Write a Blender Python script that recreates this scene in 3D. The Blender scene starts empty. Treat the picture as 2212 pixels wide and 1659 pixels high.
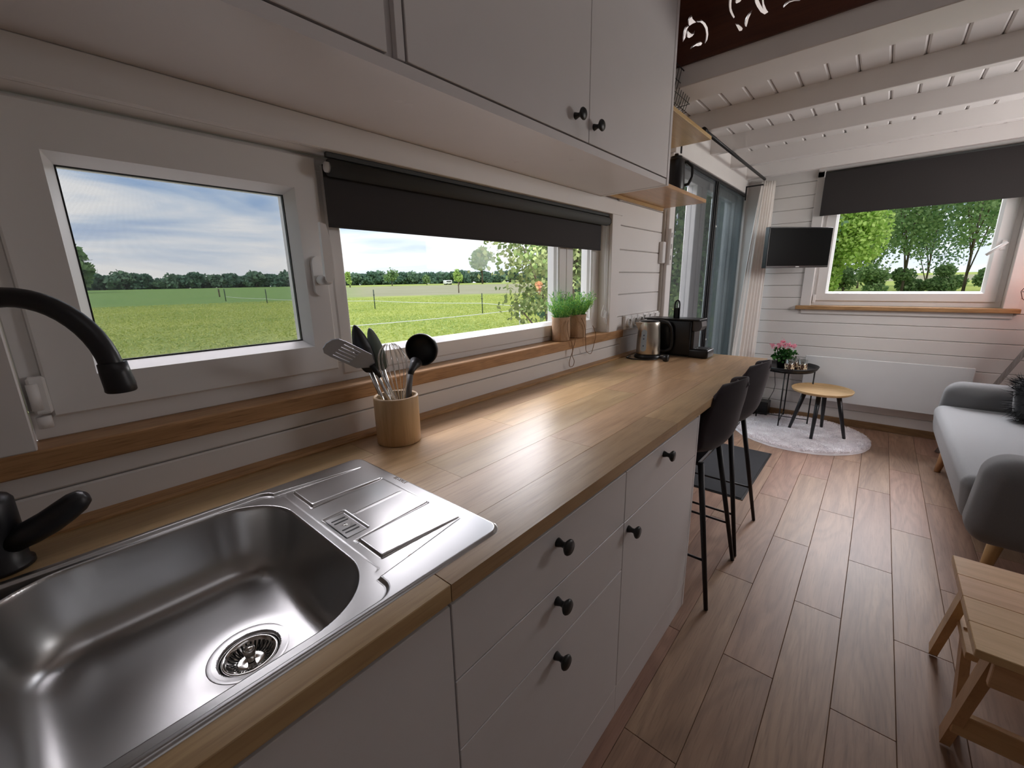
import bpy, math, random
import numpy as np
from mathutils import Vector, Matrix, noise as mnoise
from math import sin, cos, pi, radians as R
random.seed(7); rng = np.random.default_rng(7)
S = bpy.context.scene
COL = S.collection
H = 1.3356                                     # eye height above the floor

# ------------------------------------------------------------ camera
cam_d = bpy.data.cameras.new('camera'); cam = bpy.data.objects.new('camera', cam_d); COL.objects.link(cam)
YAW, PITCH, ROLL = 0.7166077, 0.2383879, -0.01949399
fw = Vector((cos(PITCH)*cos(YAW), cos(PITCH)*sin(YAW), -sin(PITCH)))
rt = fw.cross(Vector((0, 0, 1))).normalized(); up = rt.cross(fw)
c_, s_ = cos(ROLL), sin(ROLL)
r2 = rt*c_ + up*s_; u2 = up*c_ - rt*s_
cam.matrix_world = Matrix(((r2.x, u2.x, -fw.x, 0), (r2.y, u2.y, -fw.y, 0), (r2.z, u2.z, -fw.z, H), (0, 0, 0, 1)))
cam_d.sensor_fit = 'HORIZONTAL'; cam_d.sensor_width = 36.0; cam_d.lens = 36.0*901.65/2212
cam_d.clip_start = 0.02; cam_d.clip_end = 1500
S.camera = cam

# ------------------------------------------------------------ world, sun, lights, exposure
W = bpy.data.worlds.new('world'); S.world = W; W.use_nodes = True
nt = W.node_tree; nt.nodes.clear()
def N(nt, t, **k):
    n = nt.nodes.new(t)
    for a, b in k.items(): setattr(n, a, b)
    return n
def L(nt, a, b): nt.links.new(a, b)
out = N(nt, 'ShaderNodeOutputWorld'); bg = N(nt, 'ShaderNodeBackground'); tc = N(nt, 'ShaderNodeTexCoord')
mp = N(nt, 'ShaderNodeMapping'); mp.inputs['Scale'].default_value = (1.6, 1.6, 13)
mp.inputs['Location'].default_value = (3.1, .4, .35)
n1 = N(nt, 'ShaderNodeTexNoise'); n1.inputs['Scale'].default_value = 1.25; n1.inputs['Detail'].default_value = 9
n1.inputs['Roughness'].default_value = .52; n1.inputs['Distortion'].default_value = .5
rp = N(nt, 'ShaderNodeValToRGB')
rp.color_ramp.elements[0].position = .40; rp.color_ramp.elements[0].color = (.36, .52, .78, 1)
rp.color_ramp.elements[1].position = .58; rp.color_ramp.elements[1].color = (1.0, 1.0, 1.0, 1)
e = rp.color_ramp.elements.new(.47); e.color = (.60, .72, .88, 1)
sep = N(nt, 'ShaderNodeSeparateXYZ'); rp2 = N(nt, 'ShaderNodeValToRGB')
rp2.color_ramp.elements[0].position = .0; rp2.color_ramp.elements[0].color = (.62, .62, .62, 1)
rp2.color_ramp.elements[1].position = .16; rp2.color_ramp.elements[1].color = (.0, .0, .0, 1)
mx = N(nt, 'ShaderNodeMixRGB'); mx.inputs['Color2'].default_value = (1.0, .97, .93, 1)
L(nt, tc.outputs['Generated'], mp.inputs[0]); L(nt, mp.outputs[0], n1.inputs['Vector']); L(nt, n1.outputs['Fac'], rp.inputs[0])
L(nt, tc.outputs['Generated'], sep.inputs[0]); L(nt, sep.outputs['Z'], rp2.inputs[0])
L(nt, rp2.outputs[0], mx.inputs['Fac']); L(nt, rp.outputs[0], mx.inputs['Color1'])
L(nt, mx.outputs[0], bg.inputs['Color']); bg.inputs['Strength'].default_value = 1.08
L(nt, bg.outputs[0], out.inputs[0])

def area(name, loc, target, sx, sy, power, col=(1, 1, 1)):
    d = bpy.data.lights.new(name, 'AREA'); d.shape = 'RECTANGLE'; d.size = sx; d.size_y = sy; d.energy = power; d.color = col
    o = bpy.data.objects.new(name, d); COL.objects.link(o); o.location = loc
    o.rotation_euler = (Vector(target)-Vector(loc)).to_track_quat('-Z', 'Y').to_euler(); return o
sd = bpy.data.lights.new('sun', 'SUN'); sd.energy = 1.9; sd.angle = R(50); sd.color = (1, .97, .92)
sun = bpy.data.objects.new('sun', sd); COL.objects.link(sun)
sun.rotation_euler = Vector((.45, .55, -.72)).to_track_quat('-Z', 'Y').to_euler()
# upper-sky daylight at the openings; right-wall and kitchen-ceiling lamps are added fill
area('sky_light_kitchen_window', (1.3, 3.5, 4.1), (1.2, .95, 1.3), 4.6, 1.3, 190, (1, .93, .97))
area('sky_light_far_window', (6.9, -.1, 3.2), (4.8, -.1, 1.5), 2.6, 1.9, 340, (1, .97, 1))
area('fill_light_right_wall', (3.6, -1.62, 1.75), (3.5, 1.0, 1.85), 1.5, .75, 37, (1, .96, .95))  # fill lamp added behind an invented right-wall window
area('sky_light_door', (3.9, 2.7, 2.5), (3.9, 1.1, 1.2), 1.7, 1.6, 110, (1, .97, 1))
area('loft_gable_light', (5.6, -.05, 3.0), (4.2, -.05, 2.8), 1.6, .8, 14, (.95, .98, 1))
area('fill_light_kitchen_ceiling', (.7, -.35, 3.25), (.75, -.2, 0), 1.6, .8, 1.5, (.97, .95, 1))  # unseen lamp under the ceiling, added to brighten the kitchen
S.view_settings.view_transform = 'Standard'; S.view_settings.look = 'None'; S.view_settings.gamma = 1
S.view_settings.exposure = 0.3; S.view_settings.use_curve_mapping = False
S.cycles.max_bounces = 10; S.cycles.diffuse_bounces = 6; S.cycles.glossy_bounces = 4; S.cycles.transparent_max_bounces = 24
S.cycles.caustics_reflective = False; S.cycles.caustics_refractive = False; S.cycles.sample_clamp_indirect = 6
S.cycles.use_denoising = True

# ------------------------------------------------------------ materials
MATS = {}
def new_mat(name):
    m = bpy.data.materials.new(name); m.use_nodes = True; m.node_tree.nodes.clear(); MATS[name] = m
    o = N(m.node_tree, 'ShaderNodeOutputMaterial'); return m, m.node_tree, o
def bsdf(nt, col, rough, metal=0, spec=.5):
    b = N(nt, 'ShaderNodeBsdfPrincipled'); b.inputs['Base Color'].default_value = (*col, 1); b.inputs['Roughness'].default_value = rough
    b.inputs['Metallic'].default_value = metal; b.inputs['Specular IOR Level'].default_value = spec; return b
def plain(name, col, rough=.5, metal=0, spec=.5, bump=0, bscale=200, var=0, vscale=8, sheen=0, coat=0, aniso=0):
    m, nt, o = new_mat(name); b = bsdf(nt, col, rough, metal, spec); L(nt, b.outputs[0], o.inputs[0])
    t = N(nt, 'ShaderNodeTexCoord')
    if sheen: b.inputs['Sheen Weight'].default_value = sheen; b.inputs['Sheen Roughness'].default_value = .4
    if coat: b.inputs['Coat Weight'].default_value = coat
    if aniso: b.inputs['Anisotropic'].default_value = aniso
    n2 = N(nt, 'ShaderNodeTexNoise'); n2.inputs['Scale'].default_value = vscale; n2.inputs['Detail'].default_value = 4
    L(nt, t.outputs['Object'], n2.inputs['Vector'])
    v = N(nt, 'ShaderNodeMixRGB', blend_type='MIX'); k = max(var, .03)
    v.inputs[1].default_value = (*[c*(1-k) for c in col], 1); v.inputs[2].default_value = (*[min(1, c*(1+k)) for c in col], 1)
    L(nt, n2.outputs['Fac'], v.inputs[0]); L(nt, v.outputs[0], b.inputs['Base Color'])
    if bump:
        n3 = N(nt, 'ShaderNodeTexNoise'); n3.inputs['Scale'].default_value = bscale; n3.inputs['Detail'].default_value = 3
        L(nt, t.outputs['Object'], n3.inputs['Vector'])
        bp = N(nt, 'ShaderNodeBump'); bp.inputs['Strength'].default_value = bump; bp.inputs['Distance'].default_value = .002
        L(nt, n3.outputs['Fac'], bp.inputs['Height']); L(nt, bp.outputs[0], b.inputs['Normal'])
    return m
def wood(name, c1, c2, pore, rough=.45, axis='x', g=1.0, hue=.1, spec=.4, pstr=.55, bump=.25, ring=.16):
    m, nt, o = new_mat(name); b = bsdf(nt, c1, rough, 0, spec); L(nt, b.outputs[0], o.inputs[0])
    t = N(nt, 'ShaderNodeTexCoord'); oi = N(nt, 'ShaderNodeObjectInfo')
    mul = N(nt, 'ShaderNodeMath', operation='MULTIPLY'); mul.inputs[1].default_value = 37.0; L(nt, oi.outputs['Random'], mul.inputs[0])
    ad = N(nt, 'ShaderNodeVectorMath', operation='ADD'); cb = N(nt, 'ShaderNodeCombineXYZ')
    for i in range(3): L(nt, mul.outputs[0], cb.inputs[i])
    L(nt, t.outputs['Object'], ad.inputs[0]); L(nt, cb.outputs[0], ad.inputs[1])
    def scl(a, bb):
        v = [bb]*3; v['xyz'.index(axis)] = a; return v
    m1 = N(nt, 'ShaderNodeMapping'); m1.inputs['Scale'].default_value = scl(1.3*g, 11*g); L(nt, ad.outputs[0], m1.inputs[0])
    a1 = N(nt, 'ShaderNodeTexNoise'); a1.inputs['Scale'].default_value = 1.0; a1.inputs['Detail'].default_value = 7; a1.inputs['Roughness'].default_value = .6; a1.inputs['Distortion'].default_value = 1.1
    L(nt, m1.outputs[0], a1.inputs['Vector'])
    r1 = N(nt, 'ShaderNodeValToRGB'); r1.color_ramp.elements[0].position = .33; r1.color_ramp.elements[0].color = (*c2, 1)
    r1.color_ramp.elements[1].position = .66; r1.color_ramp.elements[1].color = (*c1, 1); L(nt, a1.outputs['Fac'], r1.inputs[0])
    m2 = N(nt, 'ShaderNodeMapping'); m2.inputs['Scale'].default_value = scl(9*g, 170*g); L(nt, ad.outputs[0], m2.inputs[0])
    a2 = N(nt, 'ShaderNodeTexNoise'); a2.inputs['Scale'].default_value = 1.0; a2.inputs['Detail'].default_value = 3; L(nt, m2.outputs[0], a2.inputs['Vector'])
    r2_ = N(nt, 'ShaderNodeValToRGB'); r2_.color_ramp.elements[0].position = .52; r2_.color_ramp.elements[0].color = (0, 0, 0, 1)
    r2_.color_ramp.elements[1].position = .70; r2_.color_ramp.elements[1].color = (pstr,)*3+(1,); L(nt, a2.outputs['Fac'], r2_.inputs[0])
    mm = N(nt, 'ShaderNodeMixRGB'); mm.inputs[2].default_value = (*pore, 1); L(nt, r2_.outputs[0], mm.inputs[0]); L(nt, r1.outputs[0], mm.inputs[1])
    hs = N(nt, 'ShaderNodeHueSaturation'); mr = N(nt, 'ShaderNodeMapRange'); mr.inputs['To Min'].default_value = 1-hue*1.3; mr.inputs['To Max'].default_value = 1+hue
    L(nt, oi.outputs['Random'], mr.inputs['Value']); L(nt, mr.outputs[0], hs.inputs['Value'])
    mr2 = N(nt, 'ShaderNodeMapRange'); mr2.inputs['To Min'].default_value = .5-.012; mr2.inputs['To Max'].default_value = .5+.008
    fr = N(nt, 'ShaderNodeMath', operation='FRACT'); L(nt, mul.outputs[0], fr.inputs[0]); L(nt, fr.outputs[0], mr2.inputs['Value']); L(nt, mr2.outputs[0], hs.inputs['Hue'])
    L(nt, mm.outputs[0], hs.inputs['Color']); L(nt, hs.outputs[0], b.inputs['Base Color'])
    m3 = N(nt, 'ShaderNodeMapping'); m3.inputs['Scale'].default_value = scl(.75*g, 5.0*g); L(nt, ad.outputs[0], m3.inputs[0])
    a3 = N(nt, 'ShaderNodeTexNoise'); a3.inputs['Scale'].default_value = 1.0; a3.inputs['Detail'].default_value = 1.5; a3.inputs['Distortion'].default_value = .35; L(nt, m3.outputs[0], a3.inputs['Vector'])
    mk = N(nt, 'ShaderNodeMath', operation='MULTIPLY'); mk.inputs[1].default_value = 85.0; L(nt, a3.outputs['Fac'], mk.inputs[0])
    sn = N(nt, 'ShaderNodeMath', operation='SINE'); L(nt, mk.outputs[0], sn.inputs[0])
    mr3 = N(nt, 'ShaderNodeMapRange'); mr3.inputs['From Min'].default_value = -.2; mr3.inputs['From Max'].default_value = 1; mr3.inputs['To Max'].default_value = ring; L(nt, sn.outputs[0], mr3.inputs['Value'])
    mg = N(nt, 'ShaderNodeMixRGB'); mg.inputs[2].default_value = (*pore, 1); L(nt, mr3.outputs[0], mg.inputs[0]); L(nt, hs.outputs[0], mg.inputs[1]); L(nt, mg.outputs[0], b.inputs['Base Color'])
    bp = N(nt, 'ShaderNodeBump'); bp.inputs['Strength'].default_value = bump; bp.inputs['Distance'].default_value = .001; bp.invert = True
    L(nt, a2.outputs['Fac'], bp.inputs['Height']); L(nt, bp.outputs[0], b.inputs['Normal'])
    return m
def leafmat(name, c1, c2, trans=.45):
    m, nt, o = new_mat(name)
    g = N(nt, 'ShaderNodeNewGeometry'); mxx = N(nt, 'ShaderNodeMixRGB'); mxx.inputs[1].default_value = (*c1, 1); mxx.inputs[2].default_value = (*c2, 1)
    L(nt, g.outputs['Random Per Island'], mxx.inputs[0])
    d = N(nt, 'ShaderNodeBsdfDiffuse'); tr = N(nt, 'ShaderNodeBsdfTranslucent'); ms = N(nt, 'ShaderNodeMixShader'); ms.inputs[0].default_value = trans
    L(nt, mxx.outputs[0], d.inputs[0]); L(nt, mxx.outputs[0], tr.inputs[0]); L(nt, d.outputs[0], ms.inputs[1]); L(nt, tr.outputs[0], ms.inputs[2]); L(nt, ms.outputs[0], o.inputs[0])
    return m
def glassmat(name, tint=(1, 1, 1), refl=.06):
    m, nt, o = new_mat(name)
    tr = N(nt, 'ShaderNodeBsdfTransparent'); tr.inputs[0].default_value = (*tint, 1)
    gl = N(nt, 'ShaderNodeBsdfGlossy'); gl.inputs['Roughness'].default_value = .02
    lw = N(nt, 'ShaderNodeLayerWeight'); lw.inputs['Blend'].default_value = .25
    mu = N(nt, 'ShaderNodeMath', operation='MULTIPLY_ADD'); mu.inputs[1].default_value = .05; mu.inputs[2].default_value = refl
    L(nt, lw.outputs['Fresnel'], mu.inputs[0])
    ms = N(nt, 'ShaderNodeMixShader'); L(nt, mu.outputs[0], ms.inputs[0]); L(nt, tr.outputs[0], ms.inputs[1]); L(nt, gl.outputs[0], ms.inputs[2]); L(nt, ms.outputs[0], o.inputs[0])
    return m
def meshmat(name, col, opac, scale=700, axis='z'):
    """woven insect screen: fine horizontal / vertical threads"""
    m, nt, o = new_mat(name)
    tr = N(nt, 'ShaderNodeBsdfTransparent'); d = N(nt, 'ShaderNodeBsdfDiffuse'); d.inputs[0].default_value = (*col, 1)
    t = N(nt, 'ShaderNodeTexCoord'); w = N(nt, 'ShaderNodeTexWave'); w.inputs['Scale'].default_value = scale
    w.bands_direction = axis.upper(); L(nt, t.outputs['Object'], w.inputs['Vector'])
    mr = N(nt, 'ShaderNodeMapRange'); mr.inputs['To Min'].default_value = opac*.55; mr.inputs['To Max'].default_value = min(1, opac*1.45)
    L(nt, w.outputs['Fac'], mr.inputs['Value'])
    ms = N(nt, 'ShaderNodeMixShader'); L(nt, mr.outputs[0], ms.inputs[0]); L(nt, tr.outputs[0], ms.inputs[1]); L(nt, d.outputs[0], ms.inputs[2]); L(nt, ms.outputs[0], o.inputs[0])
    return m
def emit(name, col, st):
    m, nt, o = new_mat(name); e = N(nt, 'ShaderNodeEmission'); e.inputs[0].default_value = (*col, 1); e.inputs[1].default_value = st; L(nt, e.outputs[0], o.inputs[0]); return m

WALL = plain('white_painted_wood', (.76, .73, .71), .45, bump=.06, bscale=60, var=.03)
PVC = plain('white_pvc', (.80, .79, .78), .32, var=.01)
CABW = plain('white_cabinet', (.72, .70, .70), .38, var=.015)
CABU = plain('upper_cabinet_white', (.68, .645, .64), .35, var=.015)
OAK_TOP = wood('oak_worktop', (.56, .385, .205), (.42, .272, .13), (.24, .14, .07), .36, 'x', 1.0, .11, .5, .32)
OAK_SILL = wood('oak_sill', (.52, .315, .145), (.38, .215, .09), (.16, .075, .03), .42, 'x', 1.6, .03, .4, .6)
OAK_SILL_Y = wood('oak_sill_cross', (.52, .315, .145), (.38, .215, .09), (.16, .075, .03), .42, 'y', 1.6, .03, .4, .6)
FLOORW = wood('oak_floor', (.36, .225, .15), (.235, .135, .088), (.13, .075, .05), .46, 'x', 1.0, .055, .4, .38, ring=.26)
BASEW = wood('brown_skirting', (.30, .165, .085), (.20, .11, .055), (.1, .05, .03), .4, 'y', 1.5, .04)
BEECH = wood('beech', (.70, .46, .24), (.58, .36, .17), (.42, .24, .11), .42, 'y', .9, .05, .4, .3, .1)
BEECH_Z = wood('beech_upright', (.66, .42, .21), (.52, .31, .14), (.38, .21, .1), .42, 'z', .9, .05, .4, .3, .1)
CUPW = wood('pale_wood_cup', (.68, .48, .29), (.57, .38, .21), (.36, .2, .1), .42, 'z', 1.4, .02, .4, .3, .1)
SHELFW = wood('oak_shelf', (.58, .38, .19), (.46, .28, .12), (.3, .17, .08), .3, 'x', 1.0, .03, .5, .4)
TABW = wood('pale_oak_table', (.66, .43, .23), (.52, .32, .15), (.36, .2, .1), .4, 'y', 1.6, .02, .4, .4)
PANELW = wood('brown_panel', (.105, .028, .014), (.07, .018, .009), (.04, .01, .006), .38, 'y', 1.0, .02, .4, .3)
GREYW = wood('grey_wood', (.38, .33, .31), (.26, .22, .21), (.08, .06, .05), .6, 'z', 1.5, .02)
STEEL = plain('brushed_steel', (.50, .50, .50), .28, 1, aniso=.4, var=.02)
STEELD = plain('dull_steel', (.42, .42, .42), .34, 1)
CHROME = plain('polished_steel', (.75, .74, .72), .10, 1)
KETS = plain('kettle_steel', (.62, .56, .48), .26, 1, aniso=.6)
BLACK = plain('matt_black', (.012, .012, .015), .38)
BLACKM = plain('black_metal', (.014, .013, .014), .45, .3)
BLACKP = plain('black_plastic', (.008, .008, .009), .32)
KNOB = plain('black_knob', (.014, .015, .015), .4)
BLIND = plain('blind_fabric', (.027, .023, .023), .8, bump=.15, bscale=900, var=.06, vscale=300)
BLINDR = plain('blind_fabric_roll', (.065, .068, .066), .75, bump=.15, bscale=900, var=.06, vscale=300)
VELVET = plain('dark_velvet', (.020, .012, .016), .8, sheen=.12, bump=.1, bscale=500, var=.15)
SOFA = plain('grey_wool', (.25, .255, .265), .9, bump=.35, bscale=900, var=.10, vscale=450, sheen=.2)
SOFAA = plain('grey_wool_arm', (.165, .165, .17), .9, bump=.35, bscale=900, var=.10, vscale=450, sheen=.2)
CURT = plain('curtain_linen', (.86, .82, .78), .85, bump=.2, bscale=500, var=.04)
RUG = plain('pale_fur', (.93, .87, .89), .95, bump=1.0, bscale=70, var=.12, vscale=9, sheen=.4)
MATT = plain('charcoal_mat', (.018, .019, .022), .95, bump=.6, bscale=400, var=.2, vscale=90)
BURLAP = plain('burlap', (.46, .30, .185), .9, bump=.8, bscale=420, var=.22, vscale=160)
TWINE = plain('jute_twine', (.26, .15, .08), .9, bump=.5, bscale=600)
CORD = plain('white_cord', (.85, .85, .84), .5)
SIL_B = plain('black_silicone', (.010, .010, .011), .42)
SIL_G = plain('green_grey_silicone', (.16, .20, .165), .5)
SIL_BG = plain('blue_grey_silicone', (.42, .46, .54), .5)
SIL_GR = plain('grey_silicone', (.13, .125, .125), .5)
TVS = plain('tv_screen', (.003, .003, .003), .35, spec=.05)
HEAT = plain('heater_white', (.74, .75, .76), .4)
GLASS = glassmat('window_glass', (.99, .995, 1), .006)
GLASSD = glassmat('door_glass', (.62, .68, .70), .06)
CUPG = glassmat('tumbler_glass', (.93, .95, .94), .10)
SCREEN = meshmat('fly_screen', (.16, .17, .19), .30, 330, 'z')
SCREEN2 = meshmat('door_screen', (.11, .12, .13), .40, 120, 'x')
BARK = plain('bark', (.10, .075, .055), .9, bump=.8, bscale=30, var=.3)
LEAF_N = leafmat('leaf_orchard', (.10, .16, .05), (.26, .30, .13), .4)
LEAF_B = leafmat('leaf_bright', (.30, .48, .10), (.60, .72, .26), .5)
LEAF_M = leafmat('leaf_mid', (.13, .24, .09), (.36, .48, .22), .5)
LEAF_D = leafmat('leaf_dark', (.08, .15, .09), (.22, .33, .18), .45)
LEAF_F = leafmat('leaf_far', (.12, .20, .14), (.20, .30, .19), .3)
LEAF_W = leafmat('leaf_wood', (.09, .165, .12), (.16, .26, .17), .3)
LEAF_P = leafmat('artificial_plant', (.07, .34, .13), (.52, .78, .20), .4)
LEAF_G = leafmat('geranium_leaf', (.02, .07, .02), (.06, .16, .04), .2)
PETAL = leafmat('pink_petal', (.80, .24, .36), (.98, .58, .66), .4)
ORANGE = leafmat('orange_petal', (.95, .28, .03), (1, .50, .06), .4)
COPPER = plain('copper_wire', (.10, .045, .035), .4, .7)
BULB = emit('lit_bulb', (1.0, .30, .16), 5)
LED = plain('pale_mark', (.5, .5, .5), .4)
GAUGE = plain('water_gauge', (.42, .52, .62), .2)
DARK = plain('dark_slot', (.006, .006, .006), .6)
FURM = plain('black_faux_fur', (.014, .015, .018), .85, sheen=.3)
WHITEP = plain('white_paint', (.72, .72, .72), .6)

# leopard band of the tumblers
def leopard():
    m, nt, o = new_mat('leopard_print'); b = bsdf(nt, (.8, .7, .5), .5); L(nt, b.outputs[0], o.inputs[0])
    t = N(nt, 'ShaderNodeTexCoord'); v = N(nt, 'ShaderNodeTexVoronoi'); v.inputs['Scale'].default_value = 42
    r = N(nt, 'ShaderNodeValToRGB'); r.color_ramp.interpolation = 'CONSTANT'
    r.color_ramp.elements[0].position = 0; r.color_ramp.elements[0].color = (.30, .13, .06, 1)
    r.color_ramp.elements[1].position = .62; r.color_ramp.elements[1].color = (.78, .62, .42, 1)
    e = r.color_ramp.elements.new(.28); e.color = (.06, .03, .02, 1)
    L(nt, t.outputs['Object'], v.inputs['Vector']); L(nt, v.outputs['Distance'], r.inputs[0]); L(nt, r.outputs[0], b.inputs['Base Color']); return m
LEO = leopard()
def grass():
    m, nt, o = new_mat('meadow'); b = bsdf(nt, (.2, .4, .05), .9, 0, .1); L(nt, b.outputs[0], o.inputs[0])
    t = N(nt, 'ShaderNodeTexCoord')
    def noi(sc, det, st=(1, 1, 1)):
        mpp = N(nt, 'ShaderNodeMapping'); mpp.inputs['Scale'].default_value = st; L(nt, t.outputs['Object'], mpp.inputs[0])
        n = N(nt, 'ShaderNodeTexNoise'); n.inputs['Scale'].default_value = sc; n.inputs['Detail'].default_value = det; L(nt, mpp.outputs[0], n.inputs['Vector']); return n.outputs['Fac']
    r = N(nt, 'ShaderNodeValToRGB'); r.color_ramp.elements[0].position = .36; r.color_ramp.elements[0].color = (.22, .31, .06, 1)
    r.color_ramp.elements[1].position = .62; r.color_ramp.elements[1].color = (.42, .46, .11, 1); L(nt, noi(.16, 9), r.inputs[0])
    r2 = N(nt, 'ShaderNodeValToRGB'); r2.color_ramp.elements[0].position = .42; r2.color_ramp.elements[0].color = (0, 0, 0, 1)
    r2.color_ramp.elements[1].position = .66; r2.color_ramp.elements[1].color = (.85, .85, .85, 1); L(nt, noi(2.4, 6, (1, 1.6, 1)), r2.inputs[0])
    m1 = N(nt, 'ShaderNodeMixRGB'); m1.inputs[2].default_value = (.52, .58, .18, 1); L(nt, r2.outputs[0], m1.inputs[0]); L(nt, r.outputs[0], m1.inputs[1])
    # fallow strip beyond the paddock fence
    geo = N(nt, 'ShaderNodeSeparateXYZ'); L(nt, t.outputs['Object'], geo.inputs[0])
    ln = N(nt, 'ShaderNodeVectorMath', operation='LENGTH'); L(nt, t.outputs['Object'], ln.inputs[0])
    def rng_(inp, a, b_, c, d):
        q = N(nt, 'ShaderNodeMapRange'); q.inputs['From Min'].default_value = a; q.inputs['From Max'].default_value = b_; q.inputs['To Min'].default_value = c; q.inputs['To Max'].default_value = d; L(nt, inp, q.inputs['Value']); return q.outputs[0]
    at = N(nt, 'ShaderNodeMath', operation='ARCTAN2'); L(nt, geo.outputs['Y'], at.inputs[0]); L(nt, geo.outputs['X'], at.inputs[1])
    def mul(a, b_):
        q = N(nt, 'ShaderNodeMath', operation='MULTIPLY'); L(nt, a, q.inputs[0]); L(nt, b_, q.inputs[1]); return q.outputs[0]
    f = mul(mul(rng_(ln.outputs['Value'], 72, 78, 0, 1), rng_(ln.outputs['Value'], 190, 215, 1, 0)), rng_(at.outputs[0], R(58), R(70), 1, .0))
    rr = N(nt, 'ShaderNodeValToRGB'); rr.color_ramp.elements[0].color = (.30, .30, .16, 1); rr.color_ramp.elements[1].color = (.46, .42, .30, 1); L(nt, noi(.09, 6), rr.inputs[0])
    m2 = N(nt, 'ShaderNodeMixRGB'); L(nt, f, m2.inputs[0]); L(nt, m1.outputs[0], m2.inputs[1]); L(nt, rr.outputs[0], m2.inputs[2])
    # paler far pasture
    f2 = mul(rng_(ln.outputs['Value'], 60, 68, 0, .75), rng_(at.outputs[0], R(60), R(66), 0, 1))
    m3 = N(nt, 'ShaderNodeMixRGB'); L(nt, f2, m3.inputs[0]); L(nt, m2.outputs[0], m3.inputs[1]); m3.inputs[2].default_value = (.17, .31, .10, 1)
    L(nt, m3.outputs[0], b.inputs['Base Color'])
    bp = N(nt, 'ShaderNodeBump'); bp.inputs['Strength'].default_value = .9; bp.inputs['Distance'].default_value = .12; L(nt, noi(9, 5), bp.inputs['Height']); L(nt, bp.outputs[0], b.inputs['Normal'])
    return m
MEADOW = grass()

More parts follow.
